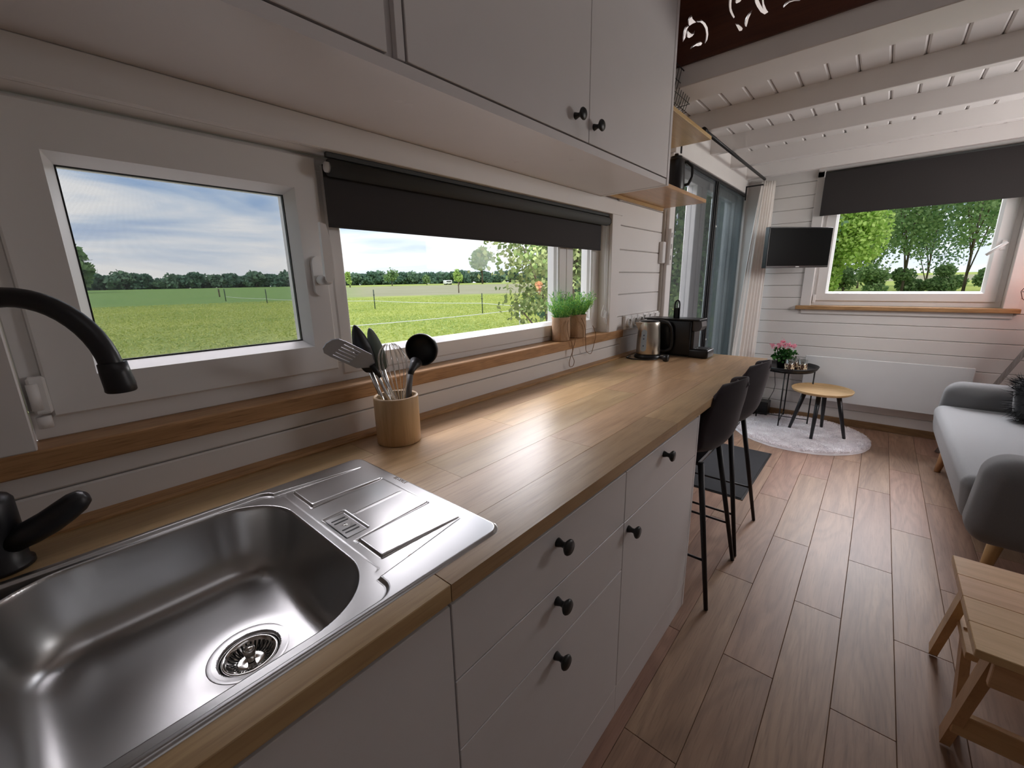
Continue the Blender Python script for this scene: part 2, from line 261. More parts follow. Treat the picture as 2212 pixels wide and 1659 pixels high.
# ------------------------------------------------------------ mesh builder
class MB:
    def __init__(s): s.v = []; s.f = []; s.sm = []
    def add(s, vs, fs, smooth=False):
        b = len(s.v); s.v += [tuple(p) for p in vs]; s.f += [tuple(i+b for i in f) for f in fs]; s.sm += [smooth]*len(fs); return s
    def box(s, x0, x1, y0, y1, z0, z1, c=0.0):
        if c <= 0:
            vs = [(x, y, z) for z in (z0, z1) for y in (y0, y1) for x in (x0, x1)]
            return s.add(vs, [(0, 2, 3, 1), (4, 5, 7, 6), (0, 1, 5, 4), (2, 6, 7, 3), (0, 4, 6, 2), (1, 3, 7, 5)])
        c = min(c, (x1-x0)*.49, (y1-y0)*.49, (z1-z0)*.49)
        lo, hi = (x0, y0, z0), (x1, y1, z1); vs = []; idx = {}
        for sx in (0, 1):
            for sy in (0, 1):
                for sz in (0, 1):
                    sg = (sx, sy, sz); cor = [hi[i] if sg[i] else lo[i] for i in range(3)]
                    for a in range(3):
                        p = [cor[i] if i == a else cor[i] + (-c if sg[i] else c) for i in range(3)]
                        idx[(sg, a)] = len(vs); vs.append(p)
        fs = []
        for a in range(3):
            b, d = (a+1) % 3, (a+2) % 3
            for sa in (0, 1):
                q = []
                for sb, sdd in ((0, 0), (1, 0), (1, 1), (0, 1)):
                    g = [0, 0, 0]; g[a] = sa; g[b] = sb; g[d] = sdd; q.append(idx[(tuple(g), a)])
                fs.append(q if sa else q[::-1])
            for sb in (0, 1):
                for sdd in (0, 1):
                    g0 = [0]*3; g1 = [0]*3; g0[a] = 0; g1[a] = 1
                    for g in (g0, g1): g[b] = sb; g[d] = sdd
                    q = [idx[(tuple(g0), b)], idx[(tuple(g1), b)], idx[(tuple(g1), d)], idx[(tuple(g0), d)]]
                    fs.append(q if sb == sdd else q[::-1])
        for sg in [(i, j, k) for i in (0, 1) for j in (0, 1) for k in (0, 1)]:
            q = [idx[(sg, 0)], idx[(sg, 1)], idx[(sg, 2)]]; fs.append(q if sum(sg) % 2 else q[::-1])
        return s.add(vs, fs)
    def tube(s, pts, r, n=8, closed=False, caps=True, smooth=True, flat=None):
        pts = [Vector(p) for p in pts]; m = len(pts); rs = r if isinstance(r, (list, tuple)) else [r]*m
        T = []
        for i in range(m):
            a = pts[(i-1) % m] if (closed or i) else pts[i]; b = pts[(i+1) % m] if (closed or i < m-1) else pts[i]
            T.append((b-a).normalized() if (b-a).length > 1e-9 else Vector((0, 0, 1)))
        u = T[0].orthogonal().normalized(); vs = []
        if flat is not None:
            u = (Vector(flat) - T[0]*Vector(flat).dot(T[0])).normalized()
        for i in range(m):
            u = (u - T[i]*u.dot(T[i])); u = u.normalized() if u.length > 1e-6 else T[i].orthogonal().normalized()
            w = T[i].cross(u); rr = rs[i]; ra, rb = rr if isinstance(rr, tuple) else (rr, rr)
            for k in range(n):
                a = 2*pi*k/n; vs.append(pts[i]+u*cos(a)*ra+w*sin(a)*rb)
        fs = []
        for i in range(m if closed else m-1):
            j = (i+1) % m
            for k in range(n): k2 = (k+1) % n; fs.append((i*n+k, i*n+k2, j*n+k2, j*n+k))
        s.add(vs, fs, smooth)
        if caps and not closed:
            b = len(s.v)-len(vs); s.f.append(tuple(b+k for k in range(n))[::-1]); s.sm.append(False)
            s.f.append(tuple(b+(m-1)*n+k for k in range(n))); s.sm.append(False)
        return s
    def lathe(s, prof, c=(0, 0, 0), n=32, axis='z', smooth=True, sy=1.0, close=False, wob=None):
        vs = []; m = len(prof)
        for r, h in prof:
            for k in range(n):
                a = 2*pi*k/n; rr = r*(wob(a, h) if wob else 1); p = (rr*cos(a), rr*sin(a)*sy, h)
                if axis == 'x': p = (p[2], p[0], p[1])
                if axis == 'y': p = (p[0], p[2], p[1])
                vs.append((c[0]+p[0], c[1]+p[1], c[2]+p[2]))
        fs = []
        for i in range(m if close else m-1):
            j = (i+1) % m
            for k in range(n): k2 = (k+1) % n; fs.append((i*n+k, i*n+k2, j*n+k2, j*n+k))
        return s.add(vs, fs, smooth)
    def prism(s, poly, axis, a0, a1):
        """extrude a 2-D polygon (the two other axes in order) along axis"""
        n = len(poly)
        def P(p, a):
            q = list(p); q.insert('xyz'.index(axis), a); return tuple(q)
        vs = [P(p, a0) for p in poly]+[P(p, a1) for p in poly]
        fs = [tuple(range(n))[::-1], tuple(range(n, 2*n))]+[(k, (k+1) % n, n+(k+1) % n, n+k) for k in range(n)]
        return s.add(vs, fs)
    def loops(s, L_, closed=True, caps=False, smooth=False):
        n = len(L_[0]); vs = [p for l in L_ for p in l]; fs = []
        for i in range(len(L_)-1):
            for k in range(n if closed else n-1): k2 = (k+1) % n; fs.append((i*n+k, i*n+k2, (i+1)*n+k2, (i+1)*n+k))
        if caps: fs += [tuple(range(n))[::-1], tuple((len(L_)-1)*n+k for k in range(n))]
        return s.add(vs, fs, smooth)
    def grid(s, fn, nu, nv, smooth=True, cu=False):
        vs = [fn(i/nu, j/nv) for j in range(nv+1) for i in range(nu+(0 if cu else 1))]; w = nu+(0 if cu else 1); fs = []
        for j in range(nv):
            for i in range(nu): i2 = (i+1) % w if cu else i+1; fs.append((j*w+i, j*w+i2, (j+1)*w+i2, (j+1)*w+i))
        return s.add(vs, fs, smooth)
    def xf(s, M, start=0):
        s.v = s.v[:start]+[tuple(M @ Vector(p)) for p in s.v[start:]]; return s
def wloc(o):
    l = Vector((0, 0, 0))
    while o is not None: l = l+o.location; o = o.parent
    return l
def setp(o, label=None, cat=None, group=None, kind=None):
    if label: o['label'] = label
    if cat: o['category'] = cat
    if group: o['group'] = group
    if kind: o['kind'] = kind
    return o
def build(name, mb, mat, parent=None, at=None, recalc=True, **k):
    """link a builder (world coordinates) as ONE mesh object; origin at `at` or the parent's place"""
    o0 = Vector(at) if at is not None else wloc(parent)
    me = bpy.data.meshes.new(name); me.from_pydata([tuple(Vector(p)-o0) for p in mb.v], [], mb.f)
    me.polygons.foreach_set('use_smooth', mb.sm)
    if recalc:
        import bmesh
        bm = bmesh.new(); bm.from_mesh(me); bmesh.ops.recalc_face_normals(bm, faces=bm.faces); bm.to_mesh(me); bm.free()
    me.materials.append(mat); me.update()
    ob = bpy.data.objects.new(name, me); COL.objects.link(ob); ob.parent = parent; ob.location = o0-wloc(parent)
    setp(ob, **k); return ob
def thing(name, label, cat, loc=(0, 0, 0), group=None, rz=0):
    o = bpy.data.objects.new(name, None); COL.objects.link(o); o.location = loc; o.rotation_euler.z = rz
    o.empty_display_size = .05; return setp(o, label, cat, group)
def struct(name, loc=(0, 0, 0)):
    o = bpy.data.objects.new(name, None); COL.objects.link(o); o.location = loc; o['kind'] = 'structure'; return o
def share(name, me, loc, parent, sc=(1, 1, 1), rz=0):
    o = bpy.data.objects.new(name, me); COL.objects.link(o); o.parent = parent; o.location = Vector(loc)-wloc(parent); o.scale = sc; o.rotation_euler.z = rz; return o
def dup(root, loc, label=None, rz=None, group=None):
    r = root.copy(); COL.objects.link(r); r.location = loc
    if rz is not None: r.rotation_euler.z = rz
    if label: r['label'] = label
    if group: r['group'] = group
    for ch in list(root.children):
        c = ch.copy(); COL.objects.link(c); c.parent = r
        for g in ch.children:
            d = g.copy(); COL.objects.link(d); d.parent = c
    return r
def cards(name, centers, sizes, mat, parent, elong=1.7, up=0.0, dirs=None, **k):
    """many small rhombic leaves as one mesh"""
    n = len(centers); centers = np.asarray(centers, float); sizes = np.asarray(sizes, float)[:, None]
    a = rng.normal(size=(n, 3)) if dirs is None else np.asarray(dirs, float); a[:, 2] += up; a /= np.linalg.norm(a, axis=1)[:, None]
    b = rng.normal(size=(n, 3)); b -= a*(a*b).sum(1)[:, None]; b /= np.linalg.norm(b, axis=1)[:, None]
    V = np.empty((n, 4, 3)); V[:, 0] = centers-a*sizes*elong/2; V[:, 1] = centers+b*sizes/2; V[:, 2] = centers+a*sizes*elong/2; V[:, 3] = centers-b*sizes/2
    o0 = np.array(wloc(parent)); V -= o0
    me = bpy.data.meshes.new(name); me.vertices.add(n*4); me.vertices.foreach_set('co', V.reshape(-1)); me.loops.add(n*4)
    me.loops.foreach_set('vertex_index', np.arange(n*4, dtype=np.int32)); me.polygons.add(n); me.polygons.foreach_set('loop_start', np.arange(0, n*4, 4, dtype=np.int32))
    me.polygons.foreach_set('loop_total', np.full(n, 4, dtype=np.int32)); me.update(calc_edges=True); me.materials.append(mat)
    o = bpy.data.objects.new(name, me); COL.objects.link(o); o.parent = parent; setp(o, kind='stuff', **k); return o
def boards(parent, spans, axis, face, mat, thick=.014, c=.0035, gap=.0015, name='board', flip=False):
    """tongue-and-groove boards: spans = (h0, h1, z0, z1); face = plane nearest the room, board goes away from the room"""
    for (h0, h1, z0, z1) in spans:
        m = MB(); d0, d1 = (face, face+thick) if not flip else (face-thick, face)
        if axis == 'y': m.box(h0, h1, d0, d1, z0+gap, z1-gap, c)
        else: m.box(d0, d1, h0, h1, z0+gap, z1-gap, c)
        build(name, m, mat, parent, at=((h0+h1)/2, face, z0) if axis == 'y' else (face, (h0+h1)/2, z0))

# ------------------------------------------------------------ floor
XB, XF, YL, YR = -1.30, 4.76, 1.138, -1.25      # back wall, far wall, window wall, right wall
floor = struct('floor')
build('floor_base', MB().box(XB, XF+.1, YR-.1, YL+.15, -.10, -.009), plain('underlay', (.05, .04, .035), .8), floor)
PW, PL = .1575, .945
pm = MB().box(-PL/2+.0006, PL/2-.0006, -PW/2+.0005, PW/2-.0005, -.009, 0, .0012)
pme = None
k = 0; y = .0947-PW*9
ys = []
while y < 1.2:
    if y+PW > YR: ys.append(y)
    y += PW
for r_, y0 in enumerate(ys):
    row = round((y0-.0947)/PW)                  # row 0: y .095-.252
    off = 1.439 if row % 2 == 0 else 1.910
    j = off-PL*4
    while j < XF:
        x0, x1 = max(j, XB), min(j+PL, XF+.02); ya, yb = max(y0, YR), min(y0+PW, YL+.02)
        if x1-x0 > .05 and yb-ya > .02:
            if x1-x0 > PL-.001 and yb-ya > PW-.001:
                if pme is None:
                    o = build('plank', pm, FLOORW, None, at=(0, 0, 0)); o.parent = floor; o.location = ((x0+x1)/2, (ya+yb)/2, 0); pme = o.data
                else: share('plank', pme, ((x0+x1)/2, (ya+yb)/2, 0), floor)
            else:
                build('plank', MB().box(x0+.0006, x1-.0006, ya+.0005, yb-.0005, -.009, 0, .0012), FLOORW, floor, at=((x0+x1)/2, (ya+yb)/2, 0))
        j += PL

# ------------------------------------------------------------ walls
WO = (-.036, 2.126, 1.006, 1.682)                 # kitchen window opening (x0,x1,z0,z1)
DO = (2.924, 4.706, 0.0, 2.106)                    # door opening
ZC = 3.30
wl = struct('wall_left')
m = MB()
for (a, b, c, d) in ((XB, WO[0], -.1, ZC), (WO[0], WO[1], -.1, WO[2]), (WO[0], WO[1], WO[3], ZC), (WO[1], DO[0], -.1, ZC), (DO[0], DO[1], DO[3], ZC), (DO[0], DO[1], -.1, -.01), (DO[1], XF+.12, -.1, ZC)):
    m.box(a, b, YL+.014, YL+.145, c, d)
build('wall_core', m, WALL, wl)
sp = [(XB, 2.296, .80, .967), (XB, 2.296, .967, 1.012)]
z = 1.0058
for zz in (.005, .129, .253, .377, .501, .625, .749, .873, 1.005, 1.129, 1.256, 1.380, 1.504, 1.632, 1.756, 1.88, 2.004, 2.128):
    nx = {.873: 1.005, 1.005: 1.129, 1.129: 1.256, 1.256: 1.38, 1.38: 1.504, 1.504: 1.632, 1.632: 1.756}.get(zz, zz+.124)
    a = 2.222 if zz > .99 else 2.300
    if zz < .80: a = XB
    if zz < .80 and zz+.124 > .80: nx = .80
    sp.append((a, 2.842, zz, nx))
boards(wl, sp, 'y', YL, WALL)
boards(wl, [(XB, -.03-.2, 1.06+.124*i, 1.06+.124*(i+1)) for i in range(5)], 'y', YL, WALL)
boards(wl, [(XB, 2.0, 1.745+.124*i, 1.745+.124*(i+1)) for i in range(9)]+[(2.0, 4.76, 2.34+.124*i, 2.34+.124*(i+1)) for i in range(7)], 'y', YL, WALL)

t = struct('trim_1')                             # casing of the kitchen window
build('casing_board', MB().box(-.40, -.03, 1.121, YL, 1.054, 1.745, .002), WALL, t, label='wide left casing board')
build('casing_board', MB().box(2.12, 2.214, 1.121, YL, 1.054, 1.676, .002), WALL, t)
build('header_board', MB().box(-.40, 2.235, 1.121, YL, 1.676, 1.7445, .002), WALL, t)
build('reveal_side', MB().box(2.120, 2.1255, YL+.0, 1.20, 1.054, 1.681), WALL, t)
build('reveal_side', MB().box(-.0355, -.03, YL+.0, 1.20, 1.054, 1.681), WALL, t)
build('reveal_top', MB().box(-.03, 2.12, YL+.0, 1.20, 1.676, 1.6815), WALL, t)
t = struct('trim_2')                             # beam and jambs around the door
build('header_beam', MB().box(2.84, 4.76, 1.085, YL+.02, 2.105, 2.32, .003), WALL, t)
build('door_jamb', MB().box(2.842, 2.93, 1.098, YL+.02, 0, 2.105, .003), WALL, t)
build('door_jamb', MB().box(4.70, 4.76, 1.095, YL+.02, 0, 2.105, .003), WALL, t)
build('corner_post', MB().box(4.725, 4.758, .985, 1.096, 0, 2.20, .003), WALL, t)
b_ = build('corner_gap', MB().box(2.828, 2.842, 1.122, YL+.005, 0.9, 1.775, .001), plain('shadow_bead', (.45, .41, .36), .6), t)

# kitchen window: opening sash on the left, fixed pane, narrow pane on the right
def rect_y(x0, x1, z0, z1, y): return [(x0, y, z0), (x1, y, z0), (x1, y, z1), (x0, y, z1)]
def rect_x(y0, y1, z0, z1, x): return [(x, y0, z0), (x, y1, z0), (x, y1, z1), (x, y0, z1)]
def sash(rect, out, inn, face, gl, back, bev=.016):
    o, i = out, inn; g = (i[0]+bev, i[1]-bev, i[2]+bev, i[3]-bev)
    return MB().loops([rect(*o, back), rect(*o, face+.004), rect(o[0]+.004, o[1]-.004, o[2]+.004, o[3]-.004, face), rect(*i, face), rect(*g, gl), rect(*g, back)])
w1 = struct('window_1')
# outer frame (all three lights)
def frame_bars(bars, y0, y1):
    m = MB()
    for (a, b, c, d) in bars: m.box(a, b, y0, y1, c, d, .002)
    return m
build('window_frame', frame_bars([(-.03, 2.12, 1.054, 1.112), (-.03, 2.12, 1.640, 1.676), (-.03, .0, 1.112, 1.640), (.560, .640, 1.112, 1.640), (1.735, 1.815, 1.112, 1.64), (2.045, 2.12, 1.112, 1.64)], 1.200, 1.262), PVC, w1)
s1 = build('sash_frame', sash(rect_y, (.0, .583, 1.097, 1.668), (.075, .520, 1.171, 1.586), 1.186, 1.222, 1.258), PVC, w1, label='opening sash')
build('glass_pane', MB().box(.085, .51, 1.232, 1.238, 1.18, 1.58), GLASS, w1)
build('screen_mesh', MB().box(.085, .512, 1.262, 1.263, 1.18, 1.582), SCREEN, w1, label='fine insect screen outside the left pane')
gb = MB().loops([rect_y(.091, .505, 1.187, 1.571, 1.2235), rect_y(.094, .502, 1.190, 1.568, 1.2235), rect_y(.094, .502, 1.190, 1.568, 1.234)])
build('gasket', gb, DARK, s1)
build('fixed_frame', sash(rect_y, (.600, 1.800, 1.075, 1.655), (.632, 1.742, 1.128, 1.60), 1.196, 1.222, 1.258, .014), PVC, w1)
build('glass_pane', MB().box(.64, 1.735, 1.232, 1.238, 1.13, 1.60), GLASS, w1)
build('fixed_frame', sash(rect_y, (1.800, 2.118, 1.075, 1.655), (1.858, 2.052, 1.128, 1.60), 1.196, 1.222, 1.258, .014), PVC, w1)
build('glass_pane', MB().box(1.862, 2.048, 1.232, 1.238, 1.13, 1.60), GLASS, w1)
# handle
hd = build('window_handle', MB().prism([(.552+.017*cos(a), 1.362+(.036 if sin(a) > 0 else -.036)+.017*sin(a)) for a in [2*pi*i/20 for i in range(20)]], 'y', 1.174, 1.187), PVC, w1)
lv = MB().lathe([(.0, 0), (.013, 0), (.013, .04), (.011, .046), (0, .047)], (.552, 1.128, 1.352), 16, 'y')
lv.prism([(.543, 1.352), (.546, 1.346), (.562, 1.346), (.568, 1.362), (.570, 1.41), (.567, 1.46), (.560, 1.492), (.545, 1.497), (.544, 1.44)], 'y', 1.122, 1.134)
build('lever', lv, PVC, hd)
hg = MB().box(-.022, .003, 1.176, 1.198, 1.108, 1.180, .004); hg.lathe([(0, 0), (.008, 0), (.008, .05), (0, .05)], (-.016, 1.172, 1.118), 12)
hg.lathe([(0, 0), (.0105, 0), (.0105, .022), (0, .022)], (-.012, 1.176, 1.082), 12)
build('hinge', hg, PVC, w1)
# sill and strip
sl = struct('trim_3')
build('sill_board', MB().box(-1.2, 2.296, 1.12, 1.205, 1.0105, 1.054, .003), OAK_SILL, sl, at=(0, 1.12, 1.01), label='oak window sill board')
st = thing('splash_strip', 'narrow brown oak strip running along the back of the worktop', 'trim', (0, 1.10, .893))
build('strip', MB().prism([(1.103, .893), (1.103, .897), (1.108, .902), (1.137, .906), (1.137, .893)], 'x', -1.2, 2.64), OAK_SILL, st, at=(0, 1.1, .893))

# far wall
wf = struct('wall_far')
FO = (-.708, .488, 1.04, 2.178)
m = MB()
for (a, b, c, d) in ((YR-.1, FO[0], -.1, 2.40), (FO[0], FO[1], -.1, FO[2]), (FO[0], FO[1], FO[3], 2.40), (FO[1], YL+.15, -.1, 2.40)):
    m.box(XF+.014, XF+.14, a, b, c, d)
m.box(XF+.014, XF+.14, YR-.1, -.75, 2.40, ZC); m.box(XF+.014, XF+.14, .65, YL+.15, 2.40, ZC); m.box(XF+.014, XF+.14, -.75, .65, 3.12, ZC)
build('wall_core', m, WALL, wf)
sp = []; zs = [.925-.1115*i for i in range(9, -1, -1)]; zs = [0.0]+[z for z in zs if z > .02]+[1.0365, 1.148, 1.2595, 1.371, 1.4825, 1.594, 1.7055, 1.817, 1.9285, 2.04, 2.1515, 2.263]
for a, b in zip(zs, zs[1:]):
    if b <= 1.04: sp.append((YR, YL, a, b))
    else: sp += [(YR, -.765, a, b), (.545, YL, a, b)]
boards(wf, sp, 'x', XF, WALL)
t = struct('trim_4')
build('casing_board', MB().box(XF-.012, XF+.0, .48, .556, 1.078, 2.215, .002), WALL, t)
build('casing_board', MB().box(XF-.012, XF+.0, -.775, -.70, 1.078, 2.215, .002), WALL, t)
build('header_board', MB().box(XF-.012, XF+.02, -.775, .556, 2.17, 2.30, .002), WALL, t)
build('apron_board', MB().box(XF-.014, XF+.0, -.757, .542, 1.006, 1.046, .002), WALL, t)
build('sill_board', MB().box(XF-.045, XF+.09, -.787, .587, 1.045, 1.078, .003), OAK_SILL_Y, t, at=(XF, 0, 1.05), label='oak window sill board')
for ya in (.480, -.7065): build('reveal_side', MB().box(XF+.0, XF+.09, ya, ya+.0065, 1.078, 2.175), WALL, t)
w2 = struct('window_2')
m = MB(); X0 = XF+.075
for (a, b, c, d) in ((-.70, .48, 1.078, 1.125), (-.70, .48, 2.12, 2.17), (.445, .48, 1.125, 2.12), (-.70, -.655, 1.125, 2.12)): m.box(X0+.012, X0+.075, a, b, c, d, .002)
build('window_frame', m, PVC, w2)
s2 = build('sash_frame', sash(rect_x, (-.668, .456, 1.119, 2.14), (-.600, .387, 1.184, 2.07), X0-.002, X0+.03, X0+.07), PVC, w2, label='tilting sash')
build('glass_pane', MB().box(X0+.04, X0+.046, -.59, .38, 1.19, 2.065), GLASS, w2)
hm = MB().box(X0-.012, X0-.002, -.652, -.622, 1.50, 1.575, .005)
hm.tube([(X0-.01, -.637, 1.545), (X0-.042, -.637, 1.545)], .010, 10)
hm.box(-.06, .0, -.010, .010, -.011, .011, .004) if False else None
hm.tube([(X0-.042, -.648, 1.556), (X0-.044, -.60, 1.512), (X0-.044, -.555, 1.468)], [(.012, .008), (.012, .007), (.011, .006)], 10)
build('window_handle', hm, PVC, w2)
build('hinge', MB().box(X0-.016, X0+.004, .452, .474, 1.098, 1.175, .004), PVC, w2)
build('baseboard_far', MB().box(XF-.015, XF, YR, YL, 0, .062, .002), BASEW, None, at=(XF, 0, 0), kind='structure')
wr = struct('wall_right')
m = MB()
for (a, b, c, d) in ((XB, 2.9, -.1, ZC), (2.9, 4.3, -.1, 1.44), (2.9, 4.3, 2.04, ZC), (4.3, XF+.1, -.1, ZC)): m.box(a, b, YR-.12, YR-.014, c, d)
build('wall_core', m, WALL, wr)
sp = []
for i in range(18):
    if .12*i >= 1.44 and .12*(i+1) <= 2.041: sp += [(XB, 2.9, .12*i, .12*(i+1)), (4.3, XF, .12*i, .12*(i+1))]
    else: sp.append((XB, XF, .12*i, .12*(i+1)))
boards(wr, sp, 'y', YR, WALL, flip=True)
w3 = struct('added_fill_window')  # invented window in the unseen right wall, added to let fill light in
build('window_frame', MB().box(2.9, 4.3, YR-.10, YR-.04, 1.44, 1.50, .002).box(2.9, 4.3, YR-.10, YR-.04, 1.98, 2.04, .002).box(2.9, 2.96, YR-.10, YR-.04, 1.5, 1.98, .002).box(4.24, 4.3, YR-.10, YR-.04, 1.5, 1.98, .002), PVC, w3)
build('glass_pane', MB().box(2.96, 4.24, YR-.075, YR-.069, 1.5, 1.98), GLASS, w3)
build('wall_back', MB().box(XB-.12, XB, YR-.1, YL+.15, -.1, ZC), WALL, None, kind='structure')

# ceiling: loft deck planks on beams, plain roof above
ce = struct('ceiling')
build('roof_board', MB().box(XB-.1, XF+.14, YR-.1, YL+.15, ZC, ZC+.06), WALL, ce)
build('loft_floor', MB().box(2.25, XF, YR, YL+.02, 2.346, 2.37), WALL, ce)
y = .82+.1177*3
dm = None
while y > YR-.02:
    a, b = max(y-.1177, YR), min(y, YL)
    if b-a > .01:
        build('deck_plank', MB().box(2.25, XF, a+.001, b-.001, 2.318, 2.345, .009), WALL, ce, at=(2.25, a, 2.32))
    y -= .1177
for x0 in (2.94, 3.495, 4.035, 4.575):
    build('ceiling_beam', MB().box(x0, x0+.05, YR, YL-.05, 2.215, 2.321, .003), WALL, ce, at=(x0, 0, 2.215))
build('header_beam', MB().box(2.24, 2.445, YR, YL, 2.218, 2.318, .003), WALL, ce, at=(2.24, 0, 2.218))

# ------------------------------------------------------------ door: glazed white frame, insect screens in front
d1 = struct('door_1')
m = MB()
for (a, b, c, d) in ((2.93, 3.0, 0, 2.10), (4.63, 4.70, 0, 2.10), (2.93, 4.70, 2.03, 2.10), (2.93, 4.70, 0, .04)): m.box(a, b, 1.17, 1.24, c, d, .003)
build('door_frame', m, PVC, d1)
build('door_stile', MB().box(3.53, 3.60, 1.165, 1.245, .04, 2.03, .004).box(3.60, 3.665, 1.175, 1.235, .04, 2.03, .004).box(3.668, 3.76, 1.165, 1.245, .04, 2.03, .004), PVC, d1, label='white meeting stiles')
build('door_stile', MB().box(4.20, 4.28, 1.20, 1.26, .04, 2.03, .004), PVC, d1)
build('glass_pane', MB().box(3.0, 3.53, 1.20, 1.206, .04, 2.03), GLASS, d1)
build('glass_pane', MB().box(3.76, 4.63, 1.20, 1.206, .04, 2.03), GLASSD, d1)
sc = build('screen_rail', MB().box(2.93, 4.70, 1.100, 1.135, 2.082, 2.106, .003).box(2.932, 2.944, 1.10, 1.13, .0, 2.082), BLACKM, d1)
build('screen_bar', MB().box(3.80, 3.825, 1.092, 1.128, .012, 2.082, .004).box(3.775, 3.79, 1.10, 1.125, .012, 2.082, .002), BLACKM, d1)
build('screen_mesh', MB().box(2.944, 3.775, 1.112, 1.113, .012, 2.082), SCREEN2, d1)
m = MB(); npl = 60; vs = []
for i in range(npl+1):
    x = 3.825+(4.69-3.825)*i/npl; yy = 1.108+(.012 if i % 2 else 0)
    vs.append((x, yy))
m.loops([[(x, yy, .012) for x, yy in vs], [(x, yy, 2.082) for x, yy in vs]], closed=False)
build('pleated_screen', m, meshmat('pleated_screen', (.10, .115, .12), .50, 90, 'x'), d1, recalc=False, label='folded dark pleats')
for zz in (.82, 1.74): build('screen_clip', MB().box(3.806, 3.818, 1.086, 1.093, zz, zz+.014, .002), CORD, d1)

# ------------------------------------------------------------ loft panel with scroll cut-outs (boolean-free: filled 2-D curve with holes)
HOLES = [[(0.823, 2.493), (0.818, 2.478), (0.800, 2.458), (0.816, 2.458), (0.830, 2.454), (0.835, 2.463), (0.838, 2.479), (0.833, 2.490)], [(0.798, 2.463), (0.777, 2.459), (0.761, 2.443), (0.748, 2.420), (0.743, 2.392), (0.745, 2.373), (0.754, 2.360), (0.755, 2.364), (0.753, 2.378), (0.753, 2.396), (0.759, 2.421), (0.770, 2.440), (0.782, 2.452), (0.797, 2.457)], [(0.838, 2.460), (0.832, 2.453), (0.840, 2.443), (0.843, 2.426), (0.844, 2.413), (0.855, 2.399), (0.857, 2.420), (0.855, 2.441), (0.850, 2.457)], [(0.838, 2.445), (0.832, 2.433), (0.820, 2.422), (0.810, 2.421), (0.803, 2.428), (0.805, 2.416), (0.813, 2.408), (0.827, 2.406), (0.838, 2.414), (0.840, 2.430)], [(0.820, 2.360), (0.809, 2.373), (0.793, 2.378), (0.776, 2.377), (0.766, 2.367), (0.771, 2.358), (0.783, 2.360), (0.795, 2.365), (0.807, 2.364), (0.816, 2.358)], [(0.666, 2.509), (0.654, 2.504), (0.657, 2.491), (0.657, 2.476), (0.655, 2.458), (0.649, 2.442), (0.638, 2.420), (0.642, 2.417), (0.652, 2.432), (0.662, 2.451), (0.667, 2.473), (0.668, 2.490)], [(0.640, 2.494), (0.615, 2.489), (0.616, 2.475), (0.623, 2.469), (0.636, 2.468), (0.642, 2.474), (0.642, 2.485)], [(0.567, 2.457), (0.566, 2.470), (0.557, 2.467), (0.553, 2.452), (0.545, 2.435), (0.533, 2.414), (0.537, 2.432), (0.540, 2.447), (0.543, 2.462), (0.535, 2.459), (0.533, 2.444), (0.529, 2.427), (0.520, 2.407), (0.510, 2.392), (0.523, 2.388), (0.539, 2.402), (0.555, 2.427), (0.565, 2.447)], [(0.571, 2.422), (0.577, 2.407), (0.583, 2.394), (0.585, 2.380), (0.588, 2.367), (0.594, 2.372), (0.598, 2.385), (0.595, 2.401), (0.586, 2.413)], [(0.634, 2.395), (0.623, 2.390), (0.608, 2.375), (0.602, 2.366), (0.605, 2.359), (0.615, 2.361), (0.623, 2.375)], [(0.459, 2.393), (0.452, 2.402), (0.439, 2.406), (0.425, 2.404), (0.395, 2.393), (0.403, 2.391), (0.422, 2.397), (0.438, 2.398), (0.448, 2.393), (0.457, 2.387)]]
for k in (1, 2):                                # the scroll motif repeats along the panel
    HOLES += [[(a-.62*k, b) for a, b in h] for h in HOLES[:11]]
pn = thing('railing_panel', 'dark brown loft railing panel with curled cut-out scrolls', 'railing', (2.234, 0, 2.304))
cu = bpy.data.curves.new('tmp', 'CURVE'); cu.dimensions = '2D'; cu.fill_mode = 'BOTH'; cu.extrude = .0055
def spl(pts):
    s = cu.splines.new('POLY'); s.points.add(len(pts)-1); s.use_cyclic_u = True
    for p, q in zip(s.points, pts): p.co = (q[0], q[1], 0, 1)
spl([(YR, 0), (YL, 0), (YL, .70), (YR, .70)])
for h in HOLES:
    h2 = [(a, b-2.304) for a, b in h]
    if all(YR+.01 < a < YL-.01 for a, b in h2): spl(h2)
to = bpy.data.objects.new('tmp', cu); COL.objects.link(to); bpy.context.view_layer.update()
me = bpy.data.meshes.new_from_object(to.evaluated_get(bpy.context.evaluated_depsgraph_get())); bpy.data.objects.remove(to)
me.transform(Matrix(((0, 0, 1, 0), (1, 0, 0, 0), (0, 1, 0, 0), (0, 0, 0, 1)))); me.materials.clear(); me.materials.append(PANELW)
o = bpy.data.objects.new('panel_board', me); COL.objects.link(o); o.parent = pn
build('top_rail', MB().box(2.220, 2.250, YR, YL, 3.004, 3.04, .003), PANELW, pn)

